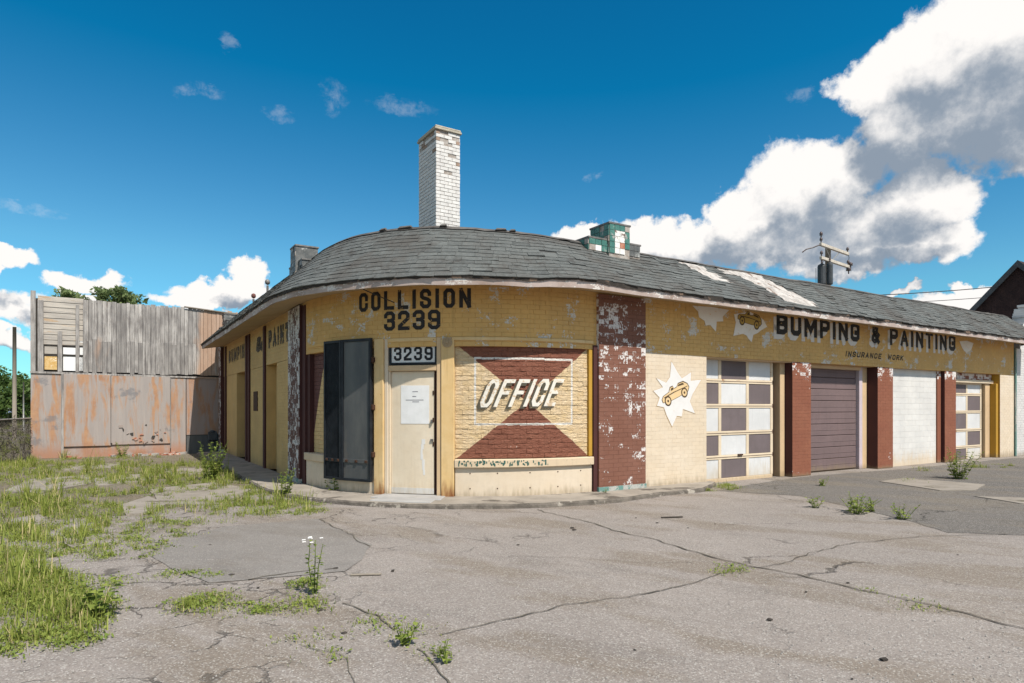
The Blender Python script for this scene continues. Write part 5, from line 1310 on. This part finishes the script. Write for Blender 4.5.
for a in [(40, 605, 62, 34, 3100, .12, .36), (15, 575, 45, 30, 2200, .14, .40), (75, 612, 36, 18, 1000, .12, .30), (45, 640, 60, 14, 900, .05, .16),
          (30, 540, 60, 22, 2300, .12, .38), (95, 530, 40, 16, 900, .10, .32), (25, 512, 50, 18, 2400, .14, .42), (110, 515, 34, 12, 800, .10, .30),
          (60, 497, 60, 8, 1000, .10, .30), (30, 470, 60, 8, 2000, .15, .42), (100, 470, 70, 6, 2000, .10, .30), (150, 478, 60, 8, 1900, .14, .38),
          (190, 470, 50, 7, 1700, .12, .36), (115, 548, 60, 12, 1100, .06, .18), (155, 530, 40, 14, 900, .06, .18), (190, 512, 55, 12, 1200, .08, .24),
          (240, 508, 50, 9, 1300, .08, .26), (285, 508, 40, 7, 1500, .06, .2), (280, 497, 36, 9, 1300, .14, .40), (215, 496, 50, 8, 800, .07, .2),
          (250, 478, 26, 7, 900, .15, .35), (225, 472, 30, 8, 1300, .14, .36), (185, 605, 26, 7, 300, .04, .14), (235, 608, 55, 5, 480, .03, .12), (300, 606, 26, 7, 300, .03, .12),
          (210, 600, 10, 6, 260, .08, .2), (305, 585, 12, 5, 220, .05, .16), (110, 582, 14, 4, 160, .03, .1), (190, 575, 40, 3, 240, .03, .08), (250, 562, 6, 5, 0, .03, .08),
          (340, 498, 40, 3, 500, .03, .09), (385, 502, 24, 2, 220, .03, .07), (328, 660, 30, 8, 90, .02, .07), (310, 640, 30, 8, 90, .02, .06), (440, 660, 14, 8, 80, .03, .10),
          (404, 634, 12, 8, 100, .03, .12), (378, 622, 20, 4, 70, .02, .07), (725, 488, 13, 3, 420, .08, .24), (705, 490, 7, 2, 120, .05, .14), (606, 491, 4, 2, 90, .04, .1),
          (690, 488, 4, 2, 70, .04, .12), (728, 570, 10, 3, 110, .02, .06), (985, 468, 16, 2, 200, .08, .18), (920, 470, 10, 2, 70, .06, .12), (1006, 466, 10, 2, 160, .08, .2),
          (905, 482, 10, 2, 80, .04, .1), (868, 592, 10, 2, 60, .015, .04), (925, 606, 12, 2, 60, .015, .04), (8, 441, 40, 9, 2600, .25, .5), (-30, 452, 40, 8, 1800, .2, .4), (20, 425, 30, 4, 1800, .5, 1.0), (18, 464, 30, 4, 1500, .15, .32), (100, 465, 100, 4, 2600, .12, .30), (150, 481, 70, 5, 1800, .12, .32), (50, 480, 60, 7, 1600, .12, .30), (215, 486, 50, 5, 1100, .12, .32), (130, 492, 70, 4, 1000, .08, .22), (60, 506, 60, 6, 1200, .10, .26), (20, 590, 50, 26, 2200, .15, .42), (130, 458, 40, 3, 700, .10, .28), (60, 458, 30, 3, 600, .12, .3)]:
    GR += ell(*a) if a[4] else []
GR = np.array(GR); GR[:, 3] *= np.where(GR[:, 1] < 9, .56, .78)
lu = (GR[:, 0]-CX)*RX+(GR[:, 1]-CY)*RY; lv = -(GR[:, 0]-CX)*RY+(GR[:, 1]-CY)*RX
keep = ~((lu > -.75) & (lv > 4) & (lv < 14.3)) & ~((lu > -.75) & (lu < 8) & (np.hypot(lu-RA, lv-RA) < RA+.72) & (lv < 9)) & ~((lv > 15.0) & (lu > -5.3)) & ~((lu > 7) & (lv > -.02))
GR = GR[keep]
V = add_blades(GR[:, :3], GR[:, 3], 5); n_ = len(V)
me = bpy.data.meshes.new('grass'); fi = np.array([[0, 1, 3, 2], [2, 3, 5, 4]]); tri = np.array([4, 5, 6])
allf = []
base = np.arange(n_)*7
quads = (base[:, None, None]+fi[None]).reshape(-1, 4); tris = base[:, None]+tri[None]
me.vertices.add(n_*7); me.vertices.foreach_set('co', V.reshape(-1))
nl = quads.size+tris.size; me.loops.add(nl); me.loops.foreach_set('vertex_index', np.concatenate([quads.reshape(-1), tris.reshape(-1)]))
npoly = len(quads)+len(tris); me.polygons.add(npoly)
ls = np.concatenate([np.arange(len(quads))*4, quads.size+np.arange(len(tris))*3]); me.polygons.foreach_set('loop_start', ls)
me.update(calc_edges=True)
bt = rng.beta(2, 2, n_)*.9; bt[rng.random(n_) < .14] = 1.0
at = me.attributes.new('tone', 'FLOAT', 'FACE'); at.data.foreach_set('value', np.concatenate([np.repeat(bt, 2), bt]))
me.materials.append(M['grass']); go = bpy.data.objects.new('grass', me); COL.objects.link(go); tag(go, 'tall yellow green grass growing through the broken pavement', 'grass', kind='stuff')

def weed(loc, h, nstem, spread, label, leaf=.07, flower=0, seed=1, group=None, wide=.42):
    R_ = random.Random(seed); w_ = empty('weed_plant', loc, 0, label, 'weed', group)
    st, lf, fl = MB(), MB(), MB()
    for k in range(nstem):
        a = R_.uniform(0, 6.28); tip = Vector((spread*R_.random()*math.cos(a), spread*R_.random()*math.sin(a), h*R_.uniform(.6, 1.))); b0 = Vector((tip.x*.25, tip.y*.25, 0)); mid = (b0+tip)/2+Vector((R_.uniform(-.02, .02), R_.uniform(-.02, .02), .05*h))
        st.T = .3; st.tube([b0, mid, tip], .004+.004*h, 4, r1=.002)
        nl_ = max(5, int(tip.z/leaf*3.0))
        for j in range(nl_):
            t = (j+.6)/nl_; p = b0.lerp(mid, t*2) if t < .5 else mid.lerp(tip, t*2-1); th = R_.uniform(0, 6.28)
            d = Vector((math.cos(th), math.sin(th), R_.uniform(-.1, .7))).normalized(); L_ = leaf*R_.uniform(.55, 1.25)*(1.15-.6*t); s_ = d.cross(Vector((0, 0, 1))).normalized()*L_*wide
            lf.T = R_.random(); up = Vector((0, 0, L_*.12))
            i = lf.idx([p, p+d*L_*.45+s_+up, p+d*L_-up, p+d*L_*.45-s_+up, p+d*L_*.5-up*.4]); lf.f([i, i+1, i+4]); lf.f([i+1, i+2, i+4]); lf.f([i+2, i+3, i+4]); lf.f([i+3, i, i+4])
        if flower and k < flower:
            for j in range(4):
                q = tip+Vector((R_.uniform(-.05, .05), R_.uniform(-.05, .05), R_.uniform(-.02, .05)))
                fl = MB(); i = fl.idx([q+Vector((.016*math.cos(z*1.05), .016*math.sin(z*1.05), .004*(z % 2))) for z in range(6)]); fl.f([i+z for z in range(6)]); fl.build('flower', M['petal'], w_)
    st.build('stem', M['weed'], w_); lf.build('foliage', M['weed'], w_)
def wp(px, py): return at_ground(px, py)
weed(wp(314, 594), .52, 3, .09, 'tall white flowering weed rising from the bare asphalt', .05, 2, 3)
weed(wp(334, 494), .36, 7, .24, 'leafy weed below the dark barred shutter', .11, 0, 4); weed(wp(357, 494), .30, 7, .26, 'leafy weed below the grey shutter, near the door post', .11, 0, 5)
weed(wp(958, 479), .72, 16, .52, 'largest bushy weed in front of the small end door', .10, 0, 6); weed(wp(816, 508), .20, 7, .2, 'weed on the edge of the dark asphalt, left of its neighbours', .08, 0, 7)
weed(wp(856, 513), .28, 14, .42, 'wide low weed on the edge of the dark asphalt, middle of three', .08, 0, 8); weed(wp(902, 519), .22, 8, .3, 'thin weed on the edge of the dark asphalt, right of the wide one', .07, 0, 9)
weed(wp(875, 512), .22, 6, .22, 'small weed close beside the wide low weed', .07, 0, 19); weed(wp(822, 486), .18, 6, .18, 'small weed in front of the slatted purple door', .07, 0, 10)
weed(wp(405, 646), .17, 5, .10, 'small upright weed in the long crack near the camera', .06, 0, 11); weed(wp(447, 664), .15, 3, .06, 'small seedling at the near end of the long crack', .05, 0, 12)
weed(wp(212, 480), .85, 14, .40, 'tall bushy weed in front of the shaded corner of the shed', .11, 0, 13); weed(wp(96, 618), .30, 8, .2, 'broad leafed weed at the right tip of the near grass', .10, 0, 14)
weed(wp(284, 497), .55, 8, .3, 'tall spindly weed at the pavement corner by the left pilaster', .09, 0, 15); weed(wp(64, 440+13), .7, 6, .25, 'vine like weed climbing the foot of the plywood', .10, 0, 16)
weed(wp(88, 456), .5, 8, .35, 'leafy weed at the foot of the first plywood panel', .1, 0, 17); weed(wp(122, 457), .5, 9, .4, 'dark leafy weed below the plywood joint', .1, 0, 18)
weed(wp(604, 497), .16, 4, .1, 'tiny weed in the kerb joint below the brown pilaster', .05, 0, 20)
c_ = MB()
# litter: chips, leaves, small stones
dbg = [(395, 519), (336, 568), (258, 588), (232, 575), (360, 577), (393, 571), (344, 633), (320, 610), (636, 518), (657, 523), (572, 528), (574, 530), (635, 650), (848, 583), (884, 660), (852, 679), (806, 592), (518, 545), (715, 524), (688, 528), (770, 620), (958, 555), (210, 545), (262, 603)]
for k, (px, py) in enumerate(dbg):
    m = MB(); sz = random.uniform(.007, .019); a = random.uniform(.6, 1.6)
    m.hexa([(sz*a*x*random.uniform(.6, 1.3), sz*y*random.uniform(.6, 1.3), z*sz*random.uniform(.3, .7)) for z in (0, 1) for x, y in ((-1, -1), (1, -1), (1, 1), (-1, 1))])
    o = m.build('debris_chip', M['charcoal']); o.location = at_ground(px, py, .004); o.rotation_euler = (0, 0, random.uniform(0, 3)); tag(o, 'small dark chip lying loose on the pavement', 'debris', 'dark chips scattered on the pavement')
m = MB(); m.box(-.14, .14, -.018, .018, 0, .012); o = m.build('wood_scrap', M['polewood'], bevel=.003); o.location = at_ground(366, 575, .006); o.rotation_euler = (0, 0, .1); tag(o, 'flat grey sliver of wood lying on the asphalt left of centre', 'scrap')
m = MB(); m.box(-.16, .16, -.02, .02, 0, .012); o = m.build('wood_scrap', M['charcoal'], bevel=.003); o.location = at_ground(672, 517.5, .006); o.rotation_euler = (0, 0, .2); tag(o, 'thin dark stick lying on the asphalt before the brown pilaster', 'scrap')
m = MB()
for k in range(2600):
    px, py = random.uniform(0, 1024), 478+205*random.random()**1.2
    if px < 460 and random.random() < .5: py = max(py, 560)
    q = at_ground(px, py, .003); sz = random.uniform(.003, .009); m.T = random.random()
    lu_, lv_ = world2loc(q.x, q.y)
    if lu_ > -1 and lv_ > -.9 and (lu_ > 5 or math.hypot(lu_-RA, lv_-RA) < RA+.9): continue
    a = random.uniform(0, 3); ca, sa = math.cos(a)*sz, math.sin(a)*sz
    i = m.idx([(q.x+ca, q.y+sa, .003), (q.x-sa, q.y+ca, .003), (q.x-ca, q.y-sa, .003), (q.x+sa, q.y-ca, .003), (q.x+ca*.2, q.y, .003+sz*.9)])
    for j in range(4): m.f([i+j, i+(j+1) % 4, i+4])
tag(m.build('gravel', M['stone']), 'loose pale gravel grains scattered over the old asphalt', 'gravel', kind='stuff')
ng = int(n_*1.0); sel = rng.permutation(n_); PB = GR[sel]
pc = PB[:, :2]+rng.normal(0, .03, (ng, 2)); zc = rng.random(ng)**1.4*np.minimum(.22, PB[:, 3]*.7)+.010; L_ = rng.uniform(.007, .021, ng); an = rng.uniform(0, 6.283, ng); ti = rng.normal(0, .55, ng)
ax = np.stack([np.cos(an)*np.cos(ti), np.sin(an)*np.cos(ti), np.sin(ti)], 1)*L_[:, None]; bx_ = np.stack([-np.sin(an), np.cos(an), rng.normal(0, .35, ng)], 1)*(L_*.45)[:, None]
c3 = np.concatenate([pc, zc[:, None]], 1); LV = np.stack([c3-ax, c3+bx_, c3+ax, c3-bx_], 1).reshape(-1, 3); LV[:, 2] = np.maximum(LV[:, 2], .004)
me = bpy.data.meshes.new('ground_cover'); me.vertices.add(ng*4); me.vertices.foreach_set('co', LV.reshape(-1)); me.loops.add(ng*4); me.loops.foreach_set('vertex_index', np.arange(ng*4)); me.polygons.add(ng); me.polygons.foreach_set('loop_start', np.arange(ng)*4); me.update(calc_edges=True)
at = me.attributes.new('tone', 'FLOAT', 'FACE'); at.data.foreach_set('value', rng.random(ng)); me.materials.append(M['weed']); o = bpy.data.objects.new('ground_cover', me); COL.objects.link(o); tag(o, 'low leafy weeds spread through the grass on broken pavement', 'ground cover', kind='stuff')
print('bricks', nb, nc, 'shingles', len(items), 'grass', n_)
